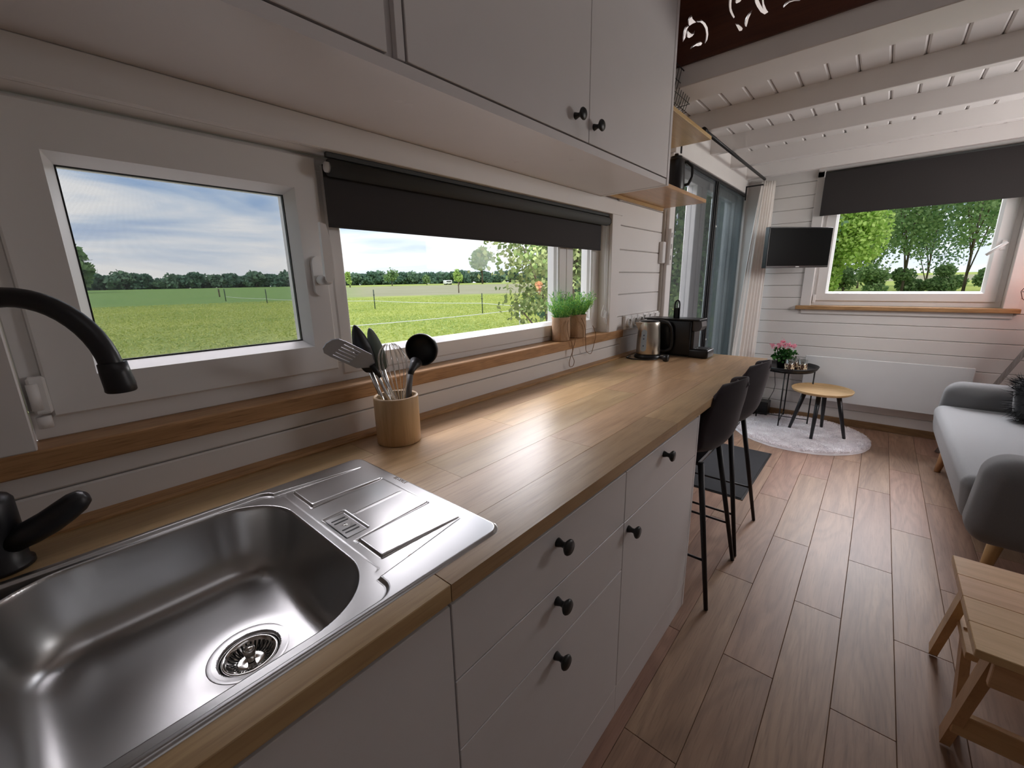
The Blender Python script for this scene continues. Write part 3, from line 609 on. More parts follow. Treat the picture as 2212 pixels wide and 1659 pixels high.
# ------------------------------------------------------------ worktop of planks
wt = thing('worktop', 'long oiled oak worktop of glued planks below the windows', 'worktop', (0, .43, .8616))
ZT, ZU = .8926, .8616
rows = [(.430, .541, [-1.2, -.60, -.195, .345, 1.29, 2.235, 2.69]), (.541, .682, [-1.2, -.93, -.195, .49, .948, 1.893, 2.69]), (.682, .825, [-1.2, -.195, .49, .60, 1.545, 2.49, 2.69]),
        (.825, .970, [-1.2, -.94, -.195, .49, .948, 1.893, 2.69]), (.970, 1.136, [-1.2, -.4, .545, 1.49, 2.435, 2.69])]
for i, (a, b, xs) in enumerate(rows):
    for x0, x1 in zip(xs, xs[1:]):
        if 0 < i < 4 and x0 == -.195: continue
        if i == 0 and x0 == -.195: build('plank', MB().box(x0+.0004, x1-.0004, a+.0003, .484, ZU, ZT, .0012), OAK_TOP, wt, at=((x0+x1)/2, (a+b)/2, ZU)); continue
        build('plank', MB().box(x0+.0004, x1-.0004, a+.0005, b-.0005, ZU, ZT), OAK_TOP, wt, at=((x0+x1)/2, (a+b)/2, ZU))

# ------------------------------------------------------------ sink (height field pressed out of one sheet)
sk = thing('sink', 'stainless steel sink with single bowl and grooved drainer', 'sink', (.1, .72, .893))
SX0, SX1, SY0, SY1 = -.205, .508, .469, .982
nx, ny = 475, 340
gx = np.linspace(SX0, SX1, nx); gy = np.linspace(SY0, SY1, ny); GX, GY = np.meshgrid(gx, gy)
def sdrr(X, Y, x0, x1, y0, y1, r):
    cx, cy = (x0+x1)/2, (y0+y1)/2; dx = np.abs(X-cx)-(x1-x0)/2+r; dy = np.abs(Y-cy)-(y1-y0)/2+r
    return np.hypot(np.maximum(dx, 0), np.maximum(dy, 0))+np.minimum(np.maximum(dx, dy), 0)-r
def ss(x): x = np.clip(x, 0, 1); return x*x*(3-2*x)
base = np.full_like(GX, ZT+.0042)
dr = sdrr(GX, GY, SX0, SX1, SY0, SY1, .030)      # outer edge rolls down
base -= .0042*ss((dr+.006)/.006)
rec = np.minimum(sdrr(GX, GY, SX0+.03, .284, .482, .966, .03), sdrr(GX, GY, .20, .300, .545, .935, .01))
def poly(P_):
    d = np.full_like(GX, -9.); n_ = len(P_)
    for i in range(n_):
        (ax, ay), (bx_, by) = P_[i], P_[(i+1) % n_]; ex, ey = bx_-ax, by-ay; l_ = math.hypot(ex, ey); d = np.maximum(d, ((GX-ax)*-ey+(GY-ay)*ex)/l_)
    return d
field = poly([(.272, .946), (.476, .918), (.476, .552), (.272, .525)])
P1 = poly([(.314, .921), (.485, .9155), (.485, .823), (.314, .828)]); P2 = poly([(.314, .648), (.485, .651), (.485, .5565), (.314, .5695)])
tx = np.clip((GX-.285)/.19, 0, 1)
low = -.0060*np.maximum(ss(-rec/.005+.2), ss(-field/.004+.2)*(1-.85*tx))
up_ = np.maximum(ss(-P1/.004+.3), ss(-P2/.004+.3)); low = low*(1-up_*(GX > .29))
base += low
base += .0011*np.exp(-((GY-.735)/.0022)**2)*ss((GX-.352)/.008)*ss((.468-GX)/.008)
base -= .0016*np.exp(-(np.maximum(P1, P1*0-1)/.0035)**2)*(GX > .30)*(GX < .474)*(np.abs(GY-.825) < .01)
base -= .0016*np.exp(-(P2/.0035)**2)*(GX > .30)*(GX < .474)*(np.abs(GY-.65) < .01)
base -= .0042*ss(-sdrr(GX, GY, .302, .352, .668, .766, .005)/.006)
bw = sdrr(GX, GY, -.140, .281, .501, .956, .115)
dd = np.clip(-bw, 0, None)
prof = .133*(1-np.exp(-(dd/.021)**1.2))
base -= prof+.0015*ss((dd)/.004)
base -= .004*ss((bw < 0)*np.clip((.085-np.hypot(GX-.137, GY-.702))/.08, 0, 1))
V = np.stack([GX, GY, base], -1).reshape(-1, 3)-np.array((.1, .72, .893))
idx = np.arange(nx*ny).reshape(ny, nx); F = np.stack([idx[:-1, :-1], idx[:-1, 1:], idx[1:, 1:], idx[1:, :-1]], -1).reshape(-1, 4)
cx_ = GX.reshape(-1)[F].mean(1); cy_ = GY.reshape(-1)[F].mean(1)
keep = (sdrr(cx_, cy_, SX0, SX1, SY0, SY1, .030) < .0005) & (np.hypot(cx_-.137, cy_-.702) > .046)
F = F[keep]
me = bpy.data.meshes.new('basin'); me.vertices.add(len(V)); me.vertices.foreach_set('co', V.reshape(-1)); me.loops.add(F.size); me.loops.foreach_set('vertex_index', F.reshape(-1).astype(np.int32))
me.polygons.add(len(F)); me.polygons.foreach_set('loop_start', np.arange(0, F.size, 4, dtype=np.int32)); me.polygons.foreach_set('loop_total', np.full(len(F), 4, dtype=np.int32))
me.polygons.foreach_set('use_smooth', np.ones(len(F), dtype=bool)); me.update(calc_edges=True); me.materials.append(STEEL)
o = bpy.data.objects.new('basin', me); COL.objects.link(o); o.parent = sk
ZB = ZT+.0042-.0060-.133-.0015-.0035
DC = (.137, .702)
dn = build('strainer_ring', MB().lathe([(.0610, .000), (.0605, .0022), (.058, .0030), (.046, .0010), (.0435, -.0005), (.0425, -.006), (.041, -.030), (.0, -.030)], (DC[0], DC[1], ZB), 64), STEELD, sk)
bk = MB().lathe([(.0405, -.004), (.040, -.0015), (.037, -.0015), (.033, -.006), (.026, -.013), (.018, -.016), (.010, -.016), (.0, -.014)], (DC[0], DC[1], ZB), 64)
bk = build('strainer_basket', bk, CHROME, dn)
build('strainer_knob', MB().lathe([(.0, .011), (.007, .0105), (.0085, .008), (.0075, -.005), (.006, -.014)], (DC[0], DC[1], ZB), 24), CHROME, dn)
sl_ = MB()
for i in range(30):
    a = 2*pi*i/30; c, s = cos(a), sin(a); p0 = Vector((DC[0]+.019*c, DC[1]+.019*s, ZB-.0152)); p1 = Vector((DC[0]+.0318*c, DC[1]+.0318*s, ZB-.0055)); q = Vector((-s, c, 0))*.0011; u_ = Vector((-c*.4, -s*.4, 1))*.0006
    sl_.add([p0-q+u_, p0+q+u_, p1+q+u_, p1-q+u_], [(0, 1, 2, 3)])
build('strainer_slots', sl_, DARK, dn, recalc=False)
zo = ZT+.0042-.0060-.0042+.0026
ov = build('overflow_plate', MB().box(.3075, .3465, .6735, .7605, zo-.0012, zo+.0002, .0006), STEEL, sk)
for yy in (.690, .7015, .7325, .744):
    m = MB(); xs_ = (.3145, .3395); m.prism([(xs_[0]+.002*cos(a)-0, yy+.0021*sin(a)) for a in [pi/2+pi*i/8 for i in range(9)]]+[(xs_[1]+.002*cos(a), yy+.0021*sin(a)) for a in [-pi/2+pi*i/8 for i in range(9)]], 'z', zo+.0001, zo+.0005)
    build('slot', m, DARK, ov)
build('screw', MB().lathe([(0, .0012), (.0035, .001), (.0045, .0), (.0045, -.0005)], (.327, .717, zo), 20), CHROME, ov)
# pressed lettering near the end of the drainer
tx_ = bpy.data.curves.new('tmp', 'FONT'); tx_.size = .0125; tx_.extrude = .0002; tx_.align_x = 'CENTER'
tx_.body = 'ELVERLE'
to = bpy.data.objects.new('tmp', tx_); COL.objects.link(to); bpy.context.view_layer.update()
me = bpy.data.meshes.new_from_object(to.evaluated_get(bpy.context.evaluated_depsgraph_get())); bpy.data.objects.remove(to)
me.materials.clear(); me.materials.append(CHROME)
o = bpy.data.objects.new('stamped_lettering', me); COL.objects.link(o); o.parent = sk; o.location = Vector((.492, .780, ZT+.0043))-wloc(sk); o.rotation_euler.z = -pi/2

# faucet
fc = thing('kitchen_faucet', 'matt black kitchen faucet with a high curved spout over the sink', 'faucet', (-.100, 1.030, ZT))
FB = Vector((-.100, 1.030, 0)); FD = Vector((.172, -.180, 0)); FL = FD.length
build('base', MB().lathe([(0, .0), (.036, 0), (.036, .007), (.031, .011), (.031, .060), (.0325, .064), (.0325, .116), (.028, .124), (.0185, .130), (.0175, .2)], (FB.x, FB.y, ZT+.001), 32), BLACK, fc)
pts = [FB+Vector((0, 0, z)) for z in (1.01, 1.10, 1.165)]
for i in range(0, 25):
    a = pi-pi*i/24; pts.append(FB+FD*(.5+.5*cos(a))+Vector((0, 0, 1.212+.117*sin(a))))
build('spout', MB().tube(pts, .0140, 20), BLACK, fc)
e_ = FB+FD; hh = MB().tube([e_+Vector((0, 0, 1.232)), e_+Vector((0, 0, 1.231)), e_+Vector((.001, -.001, 1.215)), e_+Vector((.003, -.002, 1.197)), e_+Vector((.003, -.002, 1.189)), e_+Vector((.003, -.002, 1.187))], [.0140, .0172, .0180, .0188, .0188, .017], 24)
build('spray_head', hh, BLACK, fc)
lvr = MB().tube([(-.085, 1.02, .940), (-.060, 1.008, .950), (-.038, .998, .962), (-.018, .990, .976), (-.002, .984, .988), (.008, .981, .9955), (.012, .980, .998)], [.021, .021, .021, .0205, .019, .014, .006], 20)
build('lever', lvr, BLACK, fc)

# ------------------------------------------------------------ base cabinets
def knob(p, parent, ax=(0, -1, 0), s=1.0):
    m = MB().lathe([(0, 0), (.0105, 0), (.0095, .004), (.0065, .012), (.0070, .018), (.0135, .023), (.0175, .027), (.0178, .030), (.015, .0335), (.0, .0345)], (0, 0, 0), 24)
    m.xf(Matrix.Translation(p) @ Matrix.Rotation(pi/2, 4, 'X') @ Matrix.Scale(s, 4))
    return build('knob', m, KNOB, parent)
def basecab(name, label, x0, x1, fronts):
    c = thing(name, label, 'cabinet', (x0, .45, 0))
    b = MB(); b.box(x0+.001, x0+.017, .469, 1.115, .11, .858).box(x1-.017, x1-.001, .469, 1.115, .11, .858).box(x0+.017, x1-.017, .469, 1.115, .11, .126).box(x0+.017, x1-.017, 1.105, 1.115, .126, .858)
    b.box(x0+.001, x1-.001, .456, .469, .838, .8605)
    build('carcass', b, CABW, c)
    build('plinth', MB().box(x0, x1, .451, .466, 0, .112, .001), CABW, c)
    for (nm, z0, z1, kx, kz) in fronts:
        f = build(nm, MB().box(x0+.0015, x1-.0015, .45, .4685, z0+.0015, z1-.0015, .0012), CABW, c)
        if kx is not None: knob((kx, .45, kz), f)
    return c
basecab('sink_cabinet', 'white base cabinet below the sink with a plain door', -.243, .357, [('door', .113, .836, None, 0)])
basecab('sink_cabinet', 'white base cabinet at the near end beyond the sink', -.843, -.243, [('door', .113, .836, None, 0)])
basecab('drawer_cabinet', 'white base cabinet with three stacked drawers and three black knobs', .357, .979, [('drawer', .683, .836, .656, .792), ('drawer', .532, .683, .654, .645), ('drawer', .113, .532, .652, .498)])
cc = basecab('door_cabinet', 'white base cabinet with one drawer above a door, beside the bar stools', .979, 1.574, [('drawer', .681, .836, 1.243, .798), ('door', .113, .681, 1.007, .649)])
build('end_panel', MB().box(1.574, 1.592, .450, 1.115, 0, .8605, .0012), CABW, cc)

# upper cabinets
def uppercab(name, label, x0, x1, doors, endp=False):
    c = thing(name, label, 'cabinet', (x0, .79, 1.745)); y0 = .809
    b = MB().box(x0, x1, .792, 1.1365, 1.745, 1.769)
    b.box(x0, x0+.018, y0, 1.136, 1.769, 2.75).box(x1-.018, x1, y0, 1.136, 1.769, 2.75).box(x0+.018, x1-.018, 1.126, 1.136, 1.769, 2.75).box(x0+.018, x1-.018, y0, 1.126, 2.73, 2.75)
    build('carcass', b, CABU, c)
    for (a, b_, kx, kz) in doors:
        f = build('door', MB().box(a+.0015, b_-.0015, .790, .808, 1.7735, 2.745, .0012), CABU, c)
        if kx: knob((kx, .790, kz), f)
    if endp: build('end_panel', MB().box(x1-.020, x1+.002, .788, 1.1365, 1.7435, 2.75, .0012), CABU, c)
    return c
uppercab('wall_cabinet', 'white wall cabinet over the sink with a flat door and no visible knob', -1.2, .582, [(-1.198, -.62, None, 0), (-.62, -.04, None, 0), (-.04, .560, None, 0)])
cu_ = uppercab('wall_cabinet', 'white wall cabinet with paired black knobs next to the open shelves', .582, 1.998, [(.604, 1.312, 1.229, 1.831), (1.312, 1.977, 1.343, 1.826)], True)
build('filler_strip', MB().box(.583, .6025, .7935, .808, 1.7735, 2.745, .001), CABU, cu_)
for (px, py) in ((.655, .90), (.685, .90), (1.20, 1.03), (1.23, 1.03), (1.35, .88)):
    build('cover_cap', MB().lathe([(0, -.0006), (.0085, -.0006), (.0095, 0)], (px, py, 1.745), 20), CABU, cu_)

# ------------------------------------------------------------ open shelves
for nm, z0, lab in (('wall_shelf', 1.777, 'lower oak wall shelf holding the black jug'), ('wall_shelf', 2.118, 'upper oak wall shelf under the wire basket')):
    s = thing(nm, lab, 'shelf', (2.4, 1.1, z0)); build('shelf_board', MB().box(2.002, 2.80, .868, 1.137, z0, z0+.020, .0025), SHELFW, s, at=(2.4, 1, z0))
    build('back_batten', MB().box(2.01, 2.79, 1.122, 1.137, z0-.018, z0, .001), SHELFW, s)
# wire basket
bk = thing('wire_basket', 'black wire basket on the upper wall shelf', 'basket', (2.25, .97, 2.138))
m = MB(); rw = .0016
x0, x1, y0, y1, zr, zb = 2.06, 2.425, .845, 1.10, 2.285, 2.1405
def rloop(f): 
    ins = .035*f; z = zr+(zb-zr)*f; return [(x0+ins, y0+ins, z), (x1-ins, y0+ins, z), (x1-ins, y1-ins, z), (x0+ins, y1-ins, z)]
def ring(f, n=8):
    c = rloop(f); P = []
    for i in range(4):
        a, b = Vector(c[i]), Vector(c[(i+1) % 4]); P += [tuple(a.lerp(b, k/n)) for k in range(n)]
    return P
for f, r in ((0, .0028), (.33, rw), (.62, rw), (.88, rw)): m.tube(ring(f), r, 6, closed=True)
for i in range(1, 12):
    t_ = i/12
    def bp(f, t_=t_): c = rloop(f); return Vector(c[0]).lerp(Vector(c[1]), t_), Vector(c[3]).lerp(Vector(c[2]), t_)
    a0, b0 = bp(0); a1, b1 = bp(.85); a2, b2 = bp(1.0); a2.y += .02; b2.y -= .02
    m.tube([a0, a1, a2, b2, b1, b0], rw, 5)
for i in range(1, 8):
    t_ = i/8
    def bp(f, t_=t_): c = rloop(f); return Vector(c[0]).lerp(Vector(c[3]), t_), Vector(c[1]).lerp(Vector(c[2]), t_)
    a0, b0 = bp(0); a1, b1 = bp(.85); a2, b2 = bp(1.0); a2.x += .02; b2.x -= .02
    m.tube([a0, a1, a2, b2, b1, b0], rw, 5)
build('wire_body', m, BLACKM, bk)
# black jug
jg = thing('thermos_jug', 'tall black jug with round handle on the lower wall shelf', 'jug', (2.43, .915, 1.797))
build('body', MB().lathe([(0, 0), (.048, 0), (.050, .01), (.047, .12), (.042, .15), (.036, .16), (0, .165)], (2.43, .925, 1.797), 32), BLACKP, jg)
build('lid', MB().lathe([(.030, .160), (.030, .172), (.012, .176), (.010, .186), (0, .188)], (2.43, .925, 1.797), 24), BLACKP, jg)
build('handle', MB().tube([(2.43+.045*c, .925-.0-.048*c2, 1.797+zz) for c, c2, zz in ((.6, .7, .03), (.9, 1.2, .035), (1.05, 1.55, .07), (1.0, 1.5, .12), (.7, 1.0, .145), (.4, .6, .14))], .008, 10), BLACKP, jg)

# ------------------------------------------------------------ roller blinds
b1 = thing('roller_blind', 'charcoal roller blind over the kitchen window, partly lowered', 'blind', (1.35, 1.15, 1.65))
build('roller_tube', MB().lathe([(.0, -.0005), (.0215, 0), (.0215, 1.545), (.0, 1.546)], (.600, 1.150, 1.640), 32, 'x'), BLINDR, b1)
fb = build('fabric', MB().box(.592, 2.085, 1.1690, 1.1698, 1.497, 1.650), BLIND, b1)
build('bottom_bar', MB().box(.592, 2.085, 1.1675, 1.1715, 1.492, 1.500, .001), BLIND, b1)
build('head_rail', MB().box(.592, 2.118, 1.140, 1.152, 1.663, 1.675, .001), BLINDR, b1)
build('end_cap', MB().lathe([(0, -.006), (.013, -.006), (.013, .003), (0, .003)], (.597, 1.15, 1.640), 24, 'x'), CORD, b1)
cd = MB()
p = [(2.108, 1.148, 1.64-.04*i+.0) for i in range(0, 10)]
p = [(2.108-.012*sin(pi*i/12), 1.146, 1.635-.036*i) for i in range(13)]
cd.tube(p, .0016, 6); cd.tube([(2.112, 1.142, 1.635-.038*i) for i in range(13)], .0016, 6)
for k in range(7):
    c0 = Vector((2.104+.003*k % .007, 1.138, 1.150)); a_ = k*.5
    cd.tube([c0+Vector((.010*cos(t)*(1+.2*sin(k)), .006*sin(t+k), .028*sin(t)-.006*k*.6)) for t in [2*pi*i/18 for i in range(18)]], .0014, 5, closed=True)
cd.tube([(2.095, 1.145, 1.205), (2.07, 1.143, 1.165), (2.06, 1.14, 1.15), (2.085, 1.138, 1.135), (2.108, 1.138, 1.14)], .0016, 6)
build('pull_cord', cd, CORD, b1, label='white cord knotted in loops')
b2 = thing('roller_blind', 'dark roller blind hanging over the far window above the television', 'blind', (4.70, -.15, 2.2))
build('fabric', MB().box(4.708, 4.7088, -.79, .500, 1.853, 2.19), BLIND, b2)
build('bottom_bar', MB().box(4.7065, 4.7105, -.79, .500, 1.848, 1.856, .001), BLIND, b2)
build('roller_tube', MB().lathe([(0, 0), (.02, 0), (.02, 1.29), (0, 1.29)], (4.728, -.79, 2.188), 24, 'y'), BLINDR, b2)
build('side_bracket', MB().box(4.70, 4.76, .500, .506, 2.16, 2.213, .001), CORD, b2)

# ------------------------------------------------------------ curtain and rod
rd = thing('curtain_rod', 'black curtain rod running along the ceiling above the door', 'rod', (3.8, .945, 2.205))
build('rod', MB().tube([(2.90, .942, 2.203), (4.63, .942, 2.203)], .011, 14), BLACKM, rd)
build('rod_end', MB().lathe([(0, 0), (.017, 0), (.017, .03), (0, .03)], (2.875, .942, 2.203), 16, 'x'), BLACKM, rd)
build('bracket', MB().box(4.60, 4.612, .942, 1.085, 2.150, 2.160).box(4.60, 4.612, 1.075, 1.085, 2.04, 2.16), BLACKM, rd)
build('bracket', MB().box(2.91, 2.922, .935, 1.085, 2.19, 2.20).box(2.91, 2.922, 1.078, 1.085, 2.11, 2.20), BLACKM, rd)
ct = thing('curtain', 'cream linen curtain gathered in the corner beside the door', 'curtain', (4.55, .93, 2.2))
def cf(u, v):
    t_ = v**.8; a = Vector((4.615, .955)).lerp(Vector((4.27, .985)), t_); b = Vector((4.715, .865)).lerp(Vector((4.70, .875)), t_)
    p = a.lerp(b, u); amp = .008+.024*t_; w_ = sin(u*2*pi*5.5+.8*sin(v*3))+.35*sin(u*2*pi*12+v*2)
    return (p.x+amp*.5*w_, p.y+amp*w_*.8, 2.19-(2.19-.02)*v)
cm_ = build('drape', MB().grid(cf, 120, 30), CURT, ct, recalc=False)
md = cm_.modifiers.new('thick', 'SOLIDIFY'); md.thickness = .002

# ------------------------------------------------------------ television
tv = thing('television', 'small flat black television on a wall arm beside the far window', 'television', (4.35, .566, 1.42))
A, B = Vector((4.105, .757, 0)), Vector((4.60, .377, 0)); ux = (B-A).normalized(); wd = (B-A).length; nrm = Vector((-ux.y*-1, 0, 0))
nrm = Vector((ux.y, -ux.x, 0)); nrm = -nrm if nrm.x > 0 else nrm
def tvbox(u0, u1, z0, z1, d0, d1, c=.002):
    m = MB().box(u0, u1, -d1, -d0, z0, z1, c); M = Matrix(((ux.x, -nrm.x, 0, A.x), (ux.y, -nrm.y, 0, A.y), (0, 0, 1, 0), (0, 0, 0, 1))); return m.xf(M)
m = tvbox(0, wd, 1.414, 1.737, -.010, -.001, .002); m.xf(Matrix.Identity(4))
tb = build('housing', tvbox(0, wd, 1.412, 1.737, -.045, .0, .003), BLACKP, tv)
build('screen', tvbox(.008, wd-.008, 1.428, 1.729, .0, .0015, .0005), TVS, tv)
build('emblem', tvbox(wd*.5-.018, wd*.5+.018, 1.4165, 1.4235, .0, .0012, .0003), LED, tv)
m = tvbox(wd*.5-.05, wd*.5+.05, 1.52, 1.62, -.07, -.045, .002); m.tube([(4.40, .62, 1.57), (4.62, .66, 1.57), (4.748, .70, 1.57)], .012, 10); m.box(4.745, 4.76, .65, .75, 1.50, 1.64)
build('wall_arm', m, BLACKM, tv)

# ------------------------------------------------------------ heater
ht = thing('panel_heater', 'long white flat panel heater on the far wall below the window', 'heater', (4.72, -.09, .42))
build('front_panel', MB().box(4.680, 4.700, -.634, .447, .222, .628, .004), HEAT, ht)
build('back_box', MB().box(4.700, 4.745, -.610, .42, .24, .615, .002), HEAT, ht)
for ya in (.2, -.46): build('wall_bracket', MB().box(4.745, 4.76, ya, ya+.06, .25, .60), HEAT, ht)
m = MB()
for i in range(30): m.box(4.706, 4.74, -.59+.033*i, -.59+.033*i+.02, .615, .6175)
build('vent_grille', m, DARK, ht, kind='stuff')

# ------------------------------------------------------------ rug and mat
rg = thing('round_rug', 'round pale pink fluffy rug under the two small tables', 'rug', (4.255, .385, 0))
def rf(u, v):
    a = u*2*pi; r = .498*v*(1+.012*mnoise.noise(Vector((cos(a)*6, sin(a)*6, 3)))); 
    hh = .022*(1-max(0, (v-.90)/.10)**2)+.006*mnoise.noise(Vector((r*cos(a)*14, r*sin(a)*14, 0)))*(1 if v < .95 else .2)
    return (4.255+r*cos(a), .385+r*sin(a), max(.0006, hh))
build('pile', MB().grid(rf, 120, 40, cu=True), RUG, rg)
n = 26000; rr_ = .495*np.sqrt(rng.random(n)); aa = rng.random(n)*2*pi
tuft = np.stack([4.255+rr_*np.cos(aa), .385+rr_*np.sin(aa), .022+0*rr_], -1)
cards('fur_tufts', tuft, .004+.003*rng.random(n), RUG, rg, 3.2, .8)
mt = thing('door_mat', 'rectangular charcoal door mat behind the bar stools', 'mat', (3.13, .77, 0))
build('mat_base', MB().box(2.69, 3.585, .476, 1.06, .0005, .009, .003), MATT, mt)
build('mat_border', MB().box(2.68, 3.595, .466, 1.07, .0002, .004, .001), BLACKP, mt)

# ------------------------------------------------------------ bar stools
def seat_shell():
    nu, nv = 28, 36
    ctrl = [(.215, .655), (.235, .675), (.20, .690), (.12, .685), (.02, .658), (-.075, .648), (-.145, .668), (-.185, .730), (-.200, .815), (-.212, .885), (-.218, .950), (-.221, .995)]
    ctrl = ctrl[1:]
    def cen(v):
        t = v*(len(ctrl)-1); i = min(int(t), len(ctrl)-2); f = t-i
        p0 = ctrl[max(i-1, 0)]; p1 = ctrl[i]; p2 = ctrl[i+1]; p3 = ctrl[min(i+2, len(ctrl)-1)]
        return [.5*((2*b)+(c-a)*f+(2*a-5*b+4*c-d)*f*f+(-a+3*b-3*c+d)*f**3) for a, b, c, d in zip(p0, p1, p2, p3)]
    def hw(v):
        if v < .12: return .150+.05*sin(v/.12*pi/2)
        if v < .5: return .200+.018*(v-.12)/.38
        if v < .52: return .218
        t = (v-.52)/.48; return .218*math.sqrt(max(0, 1-(t*.985)**2.05))
    def f(u, v):
        s = u*2-1; y, z = cen(v); w = hw(v); e = abs(s)**2.2
        bk = max(0, min(1, (v-.42)/.22)); fw_ = 1-bk
        z -= .030*(max(0, v-.88)/.12)**2; y += .012*(max(0, v-.9)/.1)**2
        x = s*w; z2 = z+e*(.038*fw_+.02*bk*(1-bk)*4)-(.030*max(0, v-.72)/.28*s*s); y2 = y+e*bk*.075
        return (x, y2, z2)
    m = MB().grid(f, nu, nv); return m
bs = thing('bar_stool', 'dark velvet bar stool with thin black legs, nearer of the two', 'stool', (1.82, .565, 0))
ss_ = seat_shell(); ss_.xf(Matrix.Translation((1.82, .565, -.012)))
so = build('seat_shell', ss_, VELVET, bs, recalc=False)
md = so.modifiers.new('s', 'SOLIDIFY'); md.thickness = .040; md.offset = -1; md.use_rim = True
md = so.modifiers.new('b', 'SUBSURF'); md.levels = 1; md.render_levels = 1
build('seat_plate', MB().box(1.71, 1.93, .47, .68, .580, .598, .006), BLACKM, bs)
for sx, sy in ((-1, -1), (1, -1), (1, 1), (-1, 1)):
    build('leg', MB().tube([(1.82+sx*.125, .565+sy*.105, .605), (1.82+sx*.206, .565+sy*.200, .003)], [.0125, .0085], 12), BLACKM, bs)
m = MB(); q = .175; qy = .166
m.tube([(1.82-q, .565+qy, .235), (1.82+q, .565+qy, .235)], .0055, 8)
m.tube([(1.82-q-.004, .565-qy-.004, .205), (1.82-q-.004, .565+qy+.004, .205)], .0055, 8).tube([(1.82+q+.004, .565-qy-.004, .205), (1.82+q+.004, .565+qy+.004, .205)], .0055, 8)
build('footrest', m, BLACKM, bs)
bs['group'] = 'bar stools at the worktop'
dup(bs, (2.273, .565, 0), 'dark velvet bar stool with thin black legs, farther of the two', group='bar stools at the worktop')

# ------------------------------------------------------------ small tables and what stands on them
bt = thing('tray_table', 'round black metal tray table in the corner carrying pink flowers', 'table', (4.49, .55, 0))
build('tray', MB().lathe([(0, .528), (.205, .528), (.215, .532), (.232, .556), (.236, .556), (.222, .529), (.212, .522), (0, .522)], (4.49, .55, 0), 64), BLACKM, bt)
fp = [(4.276, .54), (4.50, .330), (4.705, .56), (4.48, .77)]
fp = [(4.49+(a-4.49)*.93, .55+(b-.55)*.93) for a, b in fp]
for (a, b) in fp: build('leg', MB().tube([(a, b, .52), (a, b, .024)], .0055, 8), BLACKM, bt)
for qa, qb in ((0, 2), (1, 3)): build('cross_bar', MB().tube([(*fp[qa], .06+.004*qa), (*fp[qb], .06+.004*qa)], .004, 6), BLACKM, bt)
m = MB().tube([(4.49+.2*cos(a), .55+.2*sin(a), .515) for a in [2*pi*i/40 for i in range(40)]], .005, 6, closed=True)
build('tray_ring', m, BLACKM, bt)
ot = thing('side_table', 'small pale wood side table with four black splayed legs', 'table', (4.30, .257, 0))
build('table_top', MB().lathe([(0, .389), (.215, .389), (.226, .395), (.233, .412), (.228, .413), (.220, .401), (0, .400)], (4.295, .262, 0), 72, sy=.93), TABW, ot, at=(4.295, .262, .39))
for (a, b) in ((4.296, .453), (4.082, .272), (4.48, .236), (4.246, .062)):
    c0 = Vector((4.285, .26)); t_ = Vector((a, b)); p_ = c0+(t_-c0)*.58
    build('leg', MB().tube([(p_.x, p_.y, .391), (t_.x, t_.y, .024)], [.0185, .0115], 16), BLACK, ot)
# flower pot
fpz = .530; FP = (4.47, .60)
pf = thing('potted_geranium', 'potted plant with pink blossoms on the black tray table', 'plant', (FP[0], FP[1], fpz))
build('pot', MB().lathe([(0, 0), (.034, 0), (.042, .065), (.044, .07), (.040, .07), (.037, .055), (0, .055)], (*FP, fpz), 28), BLACKP, pf)
build('stem', MB().tube([(FP[0], FP[1], .58), (FP[0]-.01, FP[1]-.01, .70)], .003, 6).tube([(FP[0], FP[1], .58), (FP[0], FP[1]+.06, .715)], .0025, 6).tube([(FP[0], FP[1], .58), (FP[0], FP[1]-.05, .71)], .0025, 6), LEAF_G, pf)
c = np.array((FP[0]-.01, FP[1]-.02, .645))+rng.normal(size=(220, 3))*np.array((.035, .040, .030)); cards('leaves', c, .022+.012*rng.random(220), LEAF_G, pf, 1.1)
for (dy, z_) in ((.085, .725), (.012, .765), (-.012, .735), (-.045, .74), (-.075, .735), (.035, .73)):
    c = np.array((FP[0]-.02, FP[1]+dy, z_))+rng.normal(size=(46, 3))*.0105; o = cards('blossom', c, .011+.006*rng.random(46), PETAL, pf, 1.1); 
def tumbler(x, y, lab):
    t_ = thing('glass_tumbler', lab, 'glass', (x, y, .5285), group='leopard print tumblers')
    build('glass_body', MB().lathe([(0, 0), (.034, 0), (.036, .004), (.0365, .105), (.0345, .105), (.034, .010), (0, .008)], (x, y, .5285), 36), CUPG, t_)
    build('patterned_band', MB().lathe([(.0372, .006), (.0380, .010), (.0380, .034), (.0374, .037), (.0380, .040), (.0380, .062), (.0372, .066)], (x, y, .5285), 36), LEO, t_, label='brown and cream spotted band')
tumbler(4.33, .520, 'leopard print glass tumbler at the left front of the tray table')
tumbler(4.37, .432, 'leopard print glass tumbler at the right edge of the tray table')
tumbler(4.45, .500, 'leopard print glass tumbler behind the other two on the tray table')
bx = thing('black_box', 'small black box with a cable on the floor in the far corner', 'box', (4.64, .76, 0))
build('housing', MB().box(4.57, 4.715, .68, .84, .004, .15, .006), BLACKP, bx)
build('cable', MB().tube([(4.70, .70, .15), (4.72, .67, .24), (4.735, .665, .30), (4.74, .68, .40), (4.745, .70, .55)], .0025, 6), BLACKP, bx)

